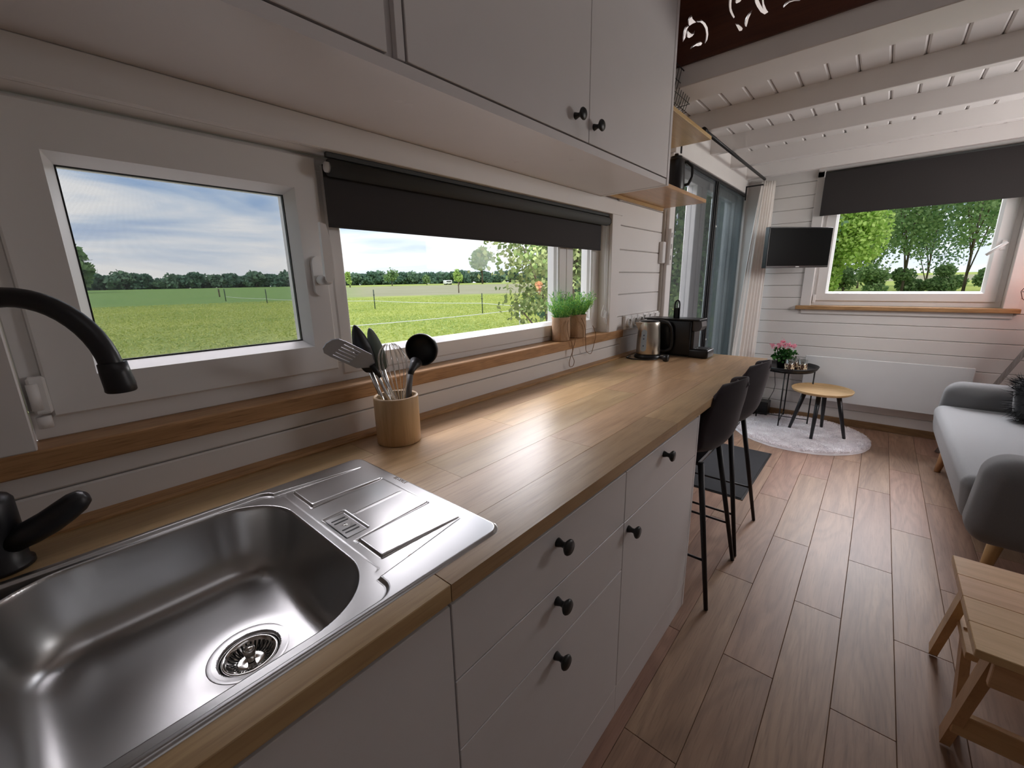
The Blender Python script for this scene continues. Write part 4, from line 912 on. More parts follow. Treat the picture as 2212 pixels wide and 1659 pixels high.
# ------------------------------------------------------------ sofa
sf = thing('sofa', 'light grey fabric two-seat sofa on beech legs along the right wall', 'sofa', (3.28, -.8, 0))
def softbox(x0, x1, y0, y1, z0, z1, r, n=4, puff=0, tap=None):
    import bmesh
    bm = bmesh.new(); bmesh.ops.create_cube(bm, size=1); 
    for v in bm.verts: v.co = Vector(((x0+x1)/2+v.co.x*(x1-x0), (y0+y1)/2+v.co.y*(y1-y0), (z0+z1)/2+v.co.z*(z1-z0)))
    if tap: 
        for v in bm.verts: v.co = tap(v.co)
    bmesh.ops.bevel(bm, geom=bm.edges[:], offset=r, segments=n+2, profile=.5, affect='EDGES')
    m = MB(); m.add([tuple(v.co) for v in bm.verts], [[v.index for v in f.verts] for f in bm.faces], True) if False else None
    bm.verts.index_update(); m.add([tuple(v.co) for v in bm.verts], [[v.index for v in f.verts] for f in bm.faces], True); bm.free(); return m
def tseat(c):
    return Vector((c.x, c.y+(.025 if c.z < .35 and c.y > -.6 else 0)*-1, c.z))
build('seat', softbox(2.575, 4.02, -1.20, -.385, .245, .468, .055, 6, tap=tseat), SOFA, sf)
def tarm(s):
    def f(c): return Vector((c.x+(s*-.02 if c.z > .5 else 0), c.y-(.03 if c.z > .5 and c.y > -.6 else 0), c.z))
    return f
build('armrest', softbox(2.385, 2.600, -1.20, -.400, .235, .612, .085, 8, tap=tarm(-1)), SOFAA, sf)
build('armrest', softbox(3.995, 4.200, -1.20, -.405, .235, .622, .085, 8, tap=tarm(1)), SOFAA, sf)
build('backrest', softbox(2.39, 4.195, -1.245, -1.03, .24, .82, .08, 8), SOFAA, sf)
for (a, b, da) in ((2.62, -.55, -.02), (3.93, -.50, .02), (2.62, -1.1, -.02), (3.93, -1.1, .02)):
    build('leg', MB().tube([(a, b, .25), (a+da, b+.03, .0)], [.030, .017], 18), BEECH_Z, sf)
pl = thing('cushion', 'black shaggy fur cushion lying on the far end of the sofa', 'cushion', (3.82, -.87, .47))
def pf_(u, v):
    a = u*2*pi; b = (v-.5)*pi; ex = .35
    sg = lambda w, p: math.copysign(abs(w)**p, w)
    x = .075*sg(cos(b), .6)*sg(cos(a), .7); y = .17*sg(cos(b), .35)*sg(sin(a), .35); z = .20*sg(sin(b), .45)
    return (3.83+x+(z)*.40, -.87+y*1.0, .590+z*.58)
build('cushion_body', MB().grid(pf_, 40, 24, cu=True), FURM, pl)
n = 1500; m = MB()
for i in range(n):
    u, v = random.random(), random.random(); p = Vector(pf_(u, v)); d = (p-Vector((3.83, -.87, .59))).normalized(); d = (d+Vector((random.gauss(0, .5), random.gauss(0, .5), random.gauss(0, .35)-.15))).normalized()
    ln = .022+.035*random.random()*(1.4 if abs(p.y+.87) > .13 else .7); s_1 = d.cross(Vector((random.random(), random.random(), random.random()))).normalized()*.0022; e_1 = p+d*ln
    if e_1.z < .474: e_1.z = .474
    m.add([p-s_1, p+s_1, e_1], [(0, 1, 2)])
build('fur', m, FURM, pl, recalc=False, kind='stuff')

# tripod lamp behind the sofa
tl = thing('tripod_lamp', 'lit copper wire cage lamp on grey wooden legs in the right corner', 'lamp', (4.50, -.93, 0))
for (a, b) in ((4.40, -.50), (4.66, -1.10), (4.26, -1.18)):
    build('leg', MB().tube([(4.48+(a-4.48)*.06, -.93+(b+.93)*.06, 1.06), (a, b, .003)], [(.016, .028), (.016, .028)], 4, smooth=False), GREYW, tl)
build('hub', MB().lathe([(0, 1.03), (.035, 1.03), (.035, 1.075), (.012, 1.08), (.012, 1.13), (.02, 1.13), (.02, 1.17), (0, 1.17)], (4.48, -.93, 0), 20), BLACKM, tl)
build('bulb', MB().lathe([(0, 1.17), (.015, 1.175), (.03, 1.215), (.028, 1.24), (0, 1.262)], (4.48, -.93, 0), 20), BULB, tl)
m = MB()
for i in range(14):
    a = 2*pi*i/14; m.tube([(4.48+r*cos(a), -.93+r*sin(a), z) for r, z in ((.03, 1.06), (.11, 1.09), (.19, 1.16), (.205, 1.21), (.18, 1.26), (.11, 1.33), (.04, 1.36))], .0022, 5)
for r, z in ((.15, 1.125), (.205, 1.21), (.15, 1.29), (.04, 1.36)): m.tube([(4.48+r*cos(a), -.93+r*sin(a), z) for a in [2*pi*i/36 for i in range(36)]], .003, 5, closed=True)
build('wire_cage', m, COPPER, tl)
pd = bpy.data.lights.new('lamp_glow', 'POINT'); pd.energy = 1.3; pd.color = (1, .30, .18); pd.shadow_soft_size = .05
po = bpy.data.objects.new('lamp_glow', pd); COL.objects.link(po); po.location = (4.48, -.93, 1.30)

# ------------------------------------------------------------ wooden step stool
sp_ = thing('step_stool', 'solid beech two-tread step stool in front of the sofa', 'step stool', (1.6, -.45, 0))
for i in range(4):
    xa = 1.279+.1102*i; build('tread_stave', MB().box(xa, xa+.1100, -.66, -.279, .478, .50, .0015), BEECH, sp_, at=(xa, -.4, .48))
def bar(p0, p1, w, d=.022):
    return MB().tube([p0, p1], [(w, d/2), (w, d/2)], 4, smooth=False, flat=(1, 0, 0))
def leg2(x0, z0, x1, z1, wx, y):
    dx, dz = x1-x0, z1-z0; ln = math.hypot(dx, dz); nx_, nz_ = -dz/ln*wx/2, dx/ln*wx/2
    return MB().prism([(x0+nx_, z0+nz_), (x1+nx_, z1+nz_), (x1-nx_, z1-nz_), (x0-nx_, z0-nz_)], 'y', y-.011, y+.011)
for yy in (-.325, -.62):
    build('rear_leg', leg2(1.66, .477, 1.925, .012, .04, yy), BEECH_Z, sp_)
    build('front_leg', leg2(1.335, .477, 1.535, .012, .045, yy), BEECH_Z, sp_)
    build('step_bracket', leg2(1.735, .262, 1.575, .012, .045, yy-.026 if yy > -.5 else yy+.026), BEECH_Z, sp_)
build('lower_tread', MB().box(1.60, 1.80, -.612, -.333, .246, .268, .002), BEECH, sp_, at=(1.7, -.45, .25))
build('apron', MB().box(1.30, 1.32, -.630, -.316, .40, .4775, .002), BEECH, sp_)
build('cross_rail', MB().box(1.46, 1.48, -.630, -.316, .10, .17, .002), BEECH, sp_)

# ------------------------------------------------------------ worktop objects: utensil holder and utensils
UC = Vector((.652, 1.010, ZT))
uh = thing('utensil_holder', 'round pale wooden utensil holder on the worktop by the sink', 'holder', tuple(UC))
build('cup', MB().lathe([(0, .0005), (.060, .0005), (.062, .003), (.0625, .133), (.0610, .1365), (.0540, .1365), (.0530, .133), (.0525, .012), (0, .012)], tuple(UC), 64), CUPW, uh, at=tuple(UC))
def shaft(p0, p1, r0, r1, n=12): return MB().tube([p0, Vector(p0).lerp(Vector(p1), .5), p1], [r0, (r0+r1)/2, r1], n)
def U(x, y, z): return (x, y, z)
def blade(c, ux_, uy_, shape, th, dish=0, n=24):
    """flat head: shape = list of (u,v); ux_,uy_ unit axes"""
    ux_ = Vector(ux_).normalized(); uy_ = Vector(uy_); uy_ = (uy_-ux_*uy_.dot(ux_)).normalized(); w_ = ux_.cross(uy_)
    m = MB(); top = [Vector(c)+ux_*u+uy_*v+w_*th/2 for u, v in shape]; bot = [Vector(c)+ux_*u+uy_*v-w_*th/2 for u, v in shape]
    k = len(shape); m.add(top+bot, [tuple(range(k)), tuple(range(k, 2*k))[::-1]]+[(i, (i+1) % k, k+(i+1) % k, k+i) for i in range(k)]); return m
# slotted turner
tn = thing('slotted_turner', 'blue-grey slotted turner leaning left in the utensil holder', 'spatula', (.64, 1.02, ZT+.02))
hub_ = Vector((.602, 1.035, 1.122)); tip = Vector((.476, 1.010, 1.196))
build('handle', shaft((.668, .995, ZT+.02), tuple(hub_), .0055, .0045), CHROME, tn)
ax_ = (tip-hub_).normalized(); sd_ = Vector((.14, -.62, .78)); sd_ = (sd_-ax_*sd_.dot(ax_)).normalized(); nn = ax_.cross(sd_)
Lh = (tip-hub_).length
def strip(u0, u1, v0, v1, th=.0026):
    m_ = []
    for a, b in ((u0, v0), (u1, v0), (u1, v1), (u0, v1)): m_ += [hub_+ax_*a+sd_*b+nn*th/2, hub_+ax_*a+sd_*b-nn*th/2]
    return m_, [(0, 2, 4, 6), (7, 5, 3, 1), (0, 1, 3, 2), (2, 3, 5, 4), (4, 5, 7, 6), (6, 7, 1, 0)]
m = MB(); Wd = .029
m.add(*strip(.030, .062, -.029, .029))
for i in range(6):
    v = -Wd+i*(2*Wd+.003)/6; 
    vv = (v, v+.0075); m.add(*strip(.060, .122, *vv))
outl = [(.0, -.010), (.03, -.029), (.03, .029), (.0, .010)]
k_ = [hub_+ax_*a+sd_*b+nn*.0013 for a, b in outl]+[hub_+ax_*a+sd_*b-nn*.0013 for a, b in outl]
m.add(k_, [(0, 1, 2, 3), (7, 6, 5, 4), (0, 4, 5, 1), (1, 5, 6, 2), (2, 6, 7, 3), (3, 7, 4, 0)])
ol = [(.120, -Wd)]+[(.120+.032*sin(pi*i/12*.5), -Wd+.012*i/12) for i in range(0)]
ol = [(.118, -Wd), (.140, -Wd+.002), (.152, -Wd+.012), (.156, 0), (.152, Wd-.012), (.140, Wd-.002), (.118, Wd)]
k_ = [hub_+ax_*a+sd_*b+nn*.0013 for a, b in ol]+[hub_+ax_*a+sd_*b-nn*.0013 for a, b in ol]; q = len(ol)
m.add(k_, [tuple(range(q)), tuple(range(q, 2*q))[::-1]]+[(i, (i+1) % q, q+(i+1) % q, q+i) for i in range(q)])
build('slotted_blade', m, SIL_BG, tn)
build('collar', shaft(tuple(hub_-ax_*.0), (.618, 1.028, 1.085), .0085, .007), SIL_B, tn)
def spoon(name, lab, base, neck, tip_, wdt, mat, hmat, face, dish=.010, hr=.0055):
    t_ = thing(name, lab, 'spoon', (base[0], base[1], ZT+.013)); bN, tN = Vector(neck), Vector(tip_); a_ = (tN-bN); ln = a_.length; a_.normalize()
    f_ = Vector(face); s1 = (f_-a_*f_.dot(a_)).normalized(); wv = a_.cross(s1)
    def g(u, v):
        an = u*2*pi; t = v; L1 = (1-cos(t*pi))/2*ln; hwid = wdt*math.sqrt(max(0, sin(pi*min(1, (L1/ln)**.8))))**1.1+.006*(1-t)
        if t <= 0: hwid = .006
        return tuple(bN+a_*L1+wv*cos(an)*hwid+s1*(sin(an)*.0035+(-dish*(1-(cos(an))**2)*sin(pi*t))))
    build('bowl', MB().grid(g, 28, 18, cu=True), mat, t_)
    build('handle', shaft(base, tuple(bN), hr, .0065), hmat, t_); return t_
spoon('serving_spoon', 'black oval spoon standing upright behind the slotted turner', (.655, 1.025, ZT+.015), (.604, 1.05, 1.100), (.577, 1.062, 1.233), .021, SIL_B, CHROME, (.5, .85, 0))
spoon('serving_spoon', 'grey-green spoon between the black spoon and the whisk', (.675, 1.02, ZT+.015), (.640, 1.045, 1.100), (.616, 1.055, 1.222), .0175, SIL_G, CHROME, (.55, .55, 0))
# ladle
ld = thing('ladle', 'large black ladle leaning right in the utensil holder', 'ladle', (.67, 1.0, ZT+.013))
lc = Vector((.772, 1.035, 1.142)); dn_ = Vector((-.50, -.62, -.45)).normalized()   # opening direction
m = MB(); prof = [(.040*sin(a), -.040*cos(a)) for a in [pi/2*i/10 for i in range(11)]]
prof = [(.0001, .046)]+[(.050*sin(a), .046*cos(a)) for a in [pi*.54*i/12 for i in range(1, 13)]]+[(.0465*sin(a), .043*cos(a)) for a in [pi*.54*i/12 for i in range(12, 0, -1)]]+[(.0001, .043)]
m.lathe(prof, (0, 0, 0), 36); m.xf(Matrix.Translation(lc) @ Vector((-.55, -.35, -.05)).to_track_quat('-Z', 'Y').to_matrix().to_4x4() @ Matrix.Rotation(0, 4, 'Z'))
build('bowl', m, SIL_B, ld, recalc=False)
build('neck', MB().tube([(.745, 1.03, 1.108), (.730, 1.022, 1.100), (.717, 1.016, 1.090), (.708, 1.012, 1.078)], [.019, .013, .0095, .0085], 16), SIL_B, ld)
build('handle', MB().tube([(.708, 1.012, 1.079), (.695, 1.005, 1.04), (.684, .998, .99), (.672, 1.0, .91)], [.0085, .0085, .009, .007], 14), SIL_GR, ld)
# whisk
wk = thing('whisk', 'steel balloon whisk in the middle of the utensil holder', 'whisk', (.668, 1.0, ZT+.013))
w0 = Vector((.650, .985, 1.0)); w1_ = Vector((.635, .995, 1.182)); wa = (w1_-w0).normalized(); wb = wa.orthogonal().normalized(); wc = wa.cross(wb); WL = (w1_-w0).length
m = MB()
for k in range(8):
    an = pi*k/8+.2; sdv = wb*cos(an)+wc*sin(an); P = []
    for i in range(33):
        t = 2*pi*i/32; zz = WL*(1-cos(t))/2; rx = .050*sin(t)*abs(sin(t/2))**1.3
        P.append(w0+wa*zz+sdv*(rx+(.005*(1-zz/WL) if t < pi else -.005*(1-zz/WL))))
    m.tube(P, .0009, 5)
build('wires', m, CHROME, wk)
build('handle', shaft((.676, .99, .91), tuple(w0+wa*.012), .006, .007), CHROME, wk)

# ------------------------------------------------------------ kettle
KT = (2.36, .99)
kt = thing('electric_kettle', 'brushed steel electric kettle with black handle on the worktop', 'kettle', (*KT, ZT))
build('base', MB().lathe([(0, .0005), (.076, .0005), (.078, .005), (.074, .018), (.068, .022), (0, .022)], (*KT, ZT), 48), BLACKP, kt)
def kw(a, h): return 1.0
bd = build('body', MB().lathe([(0, .022), (.067, .022), (.0675, .028), (.0655, .10), (.0605, .18), (.0585, .205), (.057, .209), (0, .209)], (*KT, ZT), 56), KETS, kt)
# spout faces the wall side, handle towards the coffee machine
hd_ = Vector((.68, -.73, 0)).normalized()
sp0 = -hd_
m = MB(); b0 = Vector((*KT, ZT)); q = Vector((-sp0.y, sp0.x, 0))
m.add([b0+sp0*.052+q*.028+Vector((0, 0, .205)), b0+sp0*.085+Vector((0, 0, .208)), b0+sp0*.052-q*.028+Vector((0, 0, .205)), b0+sp0*.058+Vector((0, 0, .15)), b0+sp0*.050+q*.02+Vector((0, 0, .165)), b0+sp0*.050-q*.02+Vector((0, 0, .165))], [(0, 1, 2), (0, 4, 3, 1), (2, 1, 3, 5), (0, 2, 5, 3, 4)])
build('spout', m, KETS, kt)
build('lid', MB().lathe([(.053, .209), (.052, .214), (.03, .217), (0, .218)], (*KT, ZT), 40), BLACKP, kt)
P = [b0+hd_*a+Vector((0, 0, z)) for a, z in ((.040, .206), (.075, .207), (.105, .200), (.126, .178), (.134, .14), (.138, .09), (.136, .06), (.128, .042), (.10, .034), (.06, .035))]
build('handle', MB().tube(P, [(.014, .010)]*2+[(.015, .012)]*6+[(.012, .008)]*2, 16), BLACKP, kt)
gd = Vector((-1.0, .02, 0)).normalized(); gq = Vector((-gd.y, gd.x, 0))
m = MB(); 
def gp(w_, z, off): return b0+gd*(.0690-(z-.03)*.052+off)*math.cos(w_/.065)+gq*w_+Vector((0, 0, z))
ls = []
for off in (-.004, .0012):
    ls.append([gp(.017*cos(a), (.150 if sin(a) > 0 else .060)+.017*sin(a), off) for a in [2*pi*i/28 for i in range(28)]])
m.loops(ls, caps=True); gg = build('water_gauge', m, GAUGE, kt)
for zz in (.075, .115, .135): build('level_mark', MB().lathe([(0, .0012), (.004, .0012), (.004, -.001), (0, -.001)], (0, 0, 0), 12).xf(Matrix.Translation(gp(0, zz, .001)) @ gd.to_track_quat('Z', 'Y').to_matrix().to_4x4()), plain('gauge_mark', (.05, .09, .2), .4), gg)
cb_ = MB().tube([(2.36, .92, ZT+.004), (2.30, .915, ZT+.004), (2.25, .96, ZT+.004), (2.235, 1.03, ZT+.004), (2.26, 1.075, ZT+.004), (2.33, 1.085, ZT+.004)], .0035, 8)
cb_.tube([(2.36, .92, ZT+.008), (2.33, .885, ZT+.006), (2.29, .87, ZT+.006), (2.285, .862, ZT+.012)], .0035, 8)
build('power_cable', cb_, BLACKP, kt)
pg = MB().lathe([(0, 0), (.010, 0), (.012, .015), (.019, .022), (.0195, .042), (.017, .046), (0, .046)], (0, 0, 0), 24)
pg.xf(Matrix.Translation((2.283, .885, ZT+.0198)) @ Vector((.05, -.9, .0)).to_track_quat('Z', 'Y').to_matrix().to_4x4()); build('plug', pg, BLACKP, kt)

# ------------------------------------------------------------ coffee machine
cf_ = thing('coffee_machine', 'slim black capsule coffee machine behind the kettle', 'coffee machine', (2.53, .90, ZT))
build('body', softbox(2.47, 2.60, .790, 1.06, ZT+.006, 1.108, .012, 2), BLACKP, cf_)
build('top_plate', MB().box(2.466, 2.604, .745, 1.07, 1.104, 1.113, .003), BLACKP, cf_)
m = MB().prism([(.742, 1.100), (.790, 1.104), (.790, 1.045), (.768, 1.042), (.748, 1.050), (.738, 1.072)], 'x', 2.492, 2.578)
build('brew_head', m, plain('dark_grey_plastic', (.09, .09, .095), .3), cf_)
build('front_column', MB().box(2.485, 2.585, .775, .792, ZT+.03, 1.045, .003), BLACKP, cf_)
build('drip_tray', softbox(2.475, 2.595, .690, .800, ZT+.002, ZT+.050, .010, 2), BLACKP, cf_)
build('drip_grid', MB().box(2.487, 2.583, .700, .780, ZT+.0495, ZT+.053, .001), DARK, cf_)
m = MB().tube([(2.535, .90+s_*.014, z_) for s_, z_ in ((-1, 1.112), (-1, 1.19), (-.8, 1.205), (-.4, 1.213), (0, 1.215), (.4, 1.213), (.8, 1.205), (1, 1.19), (1, 1.112))], .0045, 8)
m.box(2.530, 2.540, .889, .911, 1.112, 1.172, .002)
build('lever', m, BLACKM, cf_)

# ------------------------------------------------------------ sockets and switches on the window wall
for i in range(6):
    x = 2.312+.083*i
    if i < 3:
        s = thing('power_socket', ['white wall socket nearest the window sill', 'white wall socket between two sockets left of the kettle', 'white wall socket next to the switches behind the kettle'][i], 'socket', (x+.04, 1.138, 1.09), group='sockets and switches above the worktop')
        build('frame_plate', MB().box(x+.001, x+.080, 1.117, 1.1375, 1.048, 1.132, .004), PVC, s)
        build('socket_cup', MB().lathe([(.021, .004), (.0215, -.010), (.025, -.012), (.0275, -.010), (.029, .002)], (x+.0405, 1.118, 1.09), 32, 'y'), PVC, s)
        build('socket_face', MB().lathe([(.0, .0), (.021, .0)], (x+.0405, 1.1165, 1.09), 32, 'y'), plain('socket_shade', (.45, .43, .41), .5), s)
        build('socket_hole', MB().lathe([(0, 0), (.0028, 0)], (x+.0315, 1.116, 1.09), 10, 'y').lathe([(0, 0), (.0028, 0)], (x+.0495, 1.116, 1.09), 10, 'y'), DARK, s)
    else:
        s = thing('light_switch', ['white rocker switch just left of the coffee machine top', 'white rocker switch in the middle of the switch row', 'white rocker switch nearest the door'][i-3], 'switch', (x+.04, 1.138, 1.12), group='sockets and switches above the worktop')
        build('frame_plate', MB().box(x+.001, x+.080, 1.117, 1.1375, 1.048, 1.132, .004), PVC, s)
        build('rocker', MB().prism([(1.118, 1.058), (1.118, 1.122), (1.106, 1.122), (1.113, 1.09), (1.1155, 1.058)], 'x', x+.012, x+.069), PVC, s)
rc = thing('wall_control', 'slim white control box on the wall edge beside the door', 'switch', (2.86, 1.125, 1.43))
build('housing', MB().box(2.792, 2.838, 1.108, 1.137, 1.44, 1.575, .004), PVC, rc)
build('cover', MB().box(2.839, 2.868, 1.080, 1.099, 1.43, 1.655, .004), PVC, rc)
for zz in (1.46, 1.53, 1.60): build('button', MB().box(2.846, 2.860, 1.0765, 1.081, zz, zz+.03, .002), LED, rc)

# ------------------------------------------------------------ potted grasses in burlap
def burlap(cx, cy, r, h, lab, seed, loops_):
    random.seed(seed); p = thing('potted_grass', lab, 'plant', (cx, cy, 1.054), group='burlap pots on the kitchen sill'); rg2 = np.random.default_rng(seed)
    def wb(a, hh): return 1+.03*sin(3*a+seed)+.02*sin(7*a)
    m = MB().lathe([(0, .001), (r*.95, .001), (r, .006), (r*1.02, h*.5), (r*.98, h*.9), (r*1.04, h), (r*.98, h+.004), (r*.93, h*.92), (r*.9, h*.8), (0, h*.8)], (cx, cy, 1.054), 40, sy=.80, wob=wb); build('burlap_bag', m, BURLAP, p)
    m = MB(); C_ = []; D_ = []
    for i in range(70):
        a = random.random()*2*pi; rr = r*.7*math.sqrt(random.random()); b = Vector((cx+rr*cos(a), cy+rr*sin(a)*.75, 1.054+h*.85)); tl_ = .075+.065*random.random(); lean = Vector((cos(a)*.9*random.random()+random.gauss(0, .18), sin(a)*.3*random.random()-.12, .9)).normalized()
        pts = [b+lean*tl_*t+Vector((cos(a), sin(a)*.3-.1, 0))*.03*t*t for t in (0, .4, .7, 1)]
        m.tube(pts, [.0009, .0008, .0006, .0004], 4)
        for k in range(30):
            t = .25+.78*k/30; q = b+lean*tl_*t+Vector((cos(a), sin(a)*.3-.1, 0))*.03*t*t; dv = (lean*.7+Vector((random.gauss(0, .6), random.gauss(0, .5), random.gauss(0, .4)))).normalized()
            C_.append(q+dv*.007); D_.append(tuple(dv))
    build('stems', m, LEAF_P, p, kind='stuff')
    C_ = np.array(C_); C_[:, 1] = np.minimum(C_[:, 1], 1.190)
    cards('foliage', C_, .0024+.0018*rg2.random(len(C_)), LEAF_P, p, 5.0, 0, dirs=D_)
    m = MB()
    for lp in loops_: m.tube(lp, .0016, 6)
    build('twine', m, TWINE, p, label='brown jute twine loops hanging over the sill')
zf = 1.054
def tw(pts):
    P = []
    for i in range(len(pts)-1):
        p0, p1, p2, p3 = [Vector(pts[max(0, min(len(pts)-1, j))]) for j in (i-1, i, i+1, i+2)]
        for k in range(5):
            f = k/5; P.append(.5*((2*p1)+(p2-p0)*f+(2*p0-5*p1+4*p2-p3)*f*f+(-p0+3*p1-3*p2+p3)*f**3))
    return P+[Vector(pts[-1])]
burlap(1.700, 1.158, .050, .112, 'left burlap pot of green artificial grass on the kitchen sill', 3,
       [tw([(1.695, 1.112, 1.155), (1.682, 1.108, 1.12), (1.700, 1.108, 1.07), (1.725, 1.110, 1.045), (1.735, 1.112, 1.00), (1.715, 1.115, .955), (1.722, 1.117, .925), (1.752, 1.117, .925), (1.757, 1.115, .95), (1.735, 1.113, .985), (1.755, 1.11, 1.05), (1.758, 1.112, 1.08)])])
burlap(1.850, 1.158, .050, .115, 'right burlap pot of bright green artificial grass on the kitchen sill', 5,
       [tw([(1.818, 1.115, 1.155), (1.845, 1.110, 1.11), (1.850, 1.108, 1.06), (1.857, 1.110, 1.02), (1.868, 1.114, .985), (1.905, 1.116, .965), (1.928, 1.116, .968), (1.945, 1.113, 1.01), (1.955, 1.11, 1.06), (1.925, 1.112, 1.11)])])

# ------------------------------------------------------------ outdoors
def zg(x, y):
    r = math.hypot(x, y); a = math.degrees(math.atan2(y, x))
    f = max(0, min(1, (r-45)/255)); z1 = -.8+2.5*f
    g = max(0, min(1, (r-9)/31)); z2 = -.8+1.25*g*g*(3-2*g)
    w = max(0, min(1, (36-a)/10)) if a > -100 else 1
    w = w*w*(3-2*w); return z1*(1-w)+(z2+max(0, r-40)*.004)*w
rs = [3.2, 4, 5, 6.5, 8, 10, 12, 15, 18, 22, 26, 30, 35, 40, 47, 55, 65, 80, 100, 130, 170, 220, 280, 360, 480, 700]
na = 180; V = []; F = []
for r in rs:
    for k in range(na): a = 2*pi*k/na; V.append((r*cos(a), r*sin(a), zg(r*cos(a), r*sin(a))+(.05*mnoise.noise(Vector((r*cos(a)*.4, r*sin(a)*.4, 0))) if r < 60 else 0)))
for i in range(len(rs)-1):
    for k in range(na): F.append((i*na+k, i*na+(k+1) % na, (i+1)*na+(k+1) % na, (i+1)*na+k))
V.append((0, 0, -.8)); F += [((k+1) % na, k, len(V)-1) for k in range(na)]
g_ = MB().add(V, F, True)
build('meadow_ground', g_, MEADOW, None, kind='structure')
BOUNCE_GRAVEL = plain('bounce_gravel', (.50, .46, .43), .9, bump=1.0, bscale=40, var=.25, vscale=30)  # unseen pale ground added to bounce neutral light up through the windows
gv = MB(); ring0 = [(1.7+11*cos(2*pi*i/64), 10*sin(2*pi*i/64), -.765) for i in range(64)]
gv.add([(1.7, 0, -.755)]+ring0, [(0, i+1, (i+1) % 64+1) for i in range(64)])
build('added_bounce_ground', gv, BOUNCE_GRAVEL, None, kind='structure')
# grass tufts in the nearer paddock
n = 80000; ang = R(22)+rng.random(n)*R(80); rad = 13+rng.random(n)**.75*55
P_ = np.stack([rad*np.cos(ang), rad*np.sin(ang), np.array([zg(a_, b_) for a_, b_ in zip(rad*np.cos(ang), rad*np.sin(ang))])+.03], -1)
gt = thing('grass_tufts', 'bright green grass tufts growing across the near paddock', 'grass', (0, 0, 0))
GT = leafmat('grass_blade', (.36, .44, .09), (.68, .70, .25), .4)
bpy.data.objects.remove(gt); go = cards('grass_tufts', P_, .03+.04*rng.random(n), GT, None, 3.5, .6)
setp(go, 'bright green grass tufts growing across the near paddock', 'grass')

TM = {}
def canopy(kind, n, rx, rz, size, mat, clump=7, seed=1):
    key = (kind, seed)
    r0 = np.random.default_rng(seed*31+len(kind)); cs = r0.normal(size=(clump, 3)); cs /= np.linalg.norm(cs, axis=1)[:, None]; cs *= (.35+.35*r0.random((clump, 1)))*np.array((rx, rx, rz))
    cr = (.35+.25*r0.random(clump)); ci = r0.integers(0, clump, n); d = r0.normal(size=(n, 3)); d /= np.linalg.norm(d, axis=1)[:, None]
    P = cs[ci]+d*(r0.random((n, 1))**.45)*cr[ci][:, None]*np.array((rx, rx, rz))
    return P
def tree(name, lab, x, y, h, rx, trunk, n, size, mat, seed, cat='tree', group=None, low=.25):
    z0 = zg(x, y); t_ = thing(name, lab, cat, (x, y, z0-.05), group=group)
    rz = h*(1-low)/2; cz = z0+h-rz
    P = canopy(name, n, rx, rz, size, mat, 9, seed)+np.array((x, y, cz))
    P = P[P[:, 2] > z0+.02]
    cards('crown', P, size*(.7+.6*rng.random(len(P))), mat, t_, 1.4)
    m = MB(); m.tube([(x, y, z0-.05), (x+.05*h*.1, y, z0+h*low), (x, y, cz)], [trunk, trunk*.8, trunk*.4], 10)
    random.seed(seed)
    for k in range(5):
        a = random.random()*2*pi; m.tube([(x, y, z0+h*(low+.05*k)), (x+rx*.35*cos(a), y+rx*.35*sin(a), cz-rz*.1+k*.05*h), (x+rx*.7*cos(a), y+rx*.7*sin(a), cz+rz*.3)], [trunk*.45, trunk*.25, trunk*.08], 6)
    build('trunk', m, BARK, t_); return t_
# orchard tree just outside the kitchen window
tree('orchard_tree', 'leafy orchard tree close outside the kitchen window, right part', 5.75, 3.75, 4.3, 1.2, .09, 4600, .050, LEAF_N, 11, low=.40)
P = []
for c0, sr, nn_ in (((4.15, 3.36, 1.60), (.42, .42, .30), 400), ((4.30, 3.40, 1.02), (.26, .30, .16), 220), ((4.55, 3.35, 1.32), (.4, .4, .42), 480)):
    P.append(np.array(c0)+rng.normal(size=(nn_, 3))*np.array(sr)*.55)
ob = thing('orchard_branch', 'leafy branches reaching in front of the field outside the kitchen window', 'tree', (4.9, 3.5, -.8))
cards('leaves', np.concatenate(P), .042+.02*rng.random(1100), LEAF_N, ob, 1.4)
build('branch', MB().tube([(4.9, 3.5, -.8), (4.85, 3.45, .3), (4.6, 3.4, 1.1), (4.1, 3.35, 1.75)], [.03, .025, .016, .006], 8).tube([(4.85, 3.45, .3), (4.4, 3.45, .8), (4.1, 3.45, 1.05)], [.018, .012, .005], 6), BARK, ob)
# trees seen through the door
for i, (x, y, h, rx, mt_, lab) in enumerate(((9.5, 3.3, 5.5, 1.7, LEAF_M, 'dense green tree straight beyond the glazed door'), (12.5, 2.6, 7.0, 2.0, LEAF_D, 'dark tree behind the one beyond the glazed door'), (8.0, 4.7, 5.0, 1.5, LEAF_D, 'dark bushy tree at the left side of the door view'), (14.5, 5.2, 8.0, 2.4, LEAF_M, 'tall tree in the back of the door view'))):
    tree('garden_tree', lab, x, y, h, rx, .1, 7000, .085, mt_, 20+i, group='trees beyond the door', low=.05)
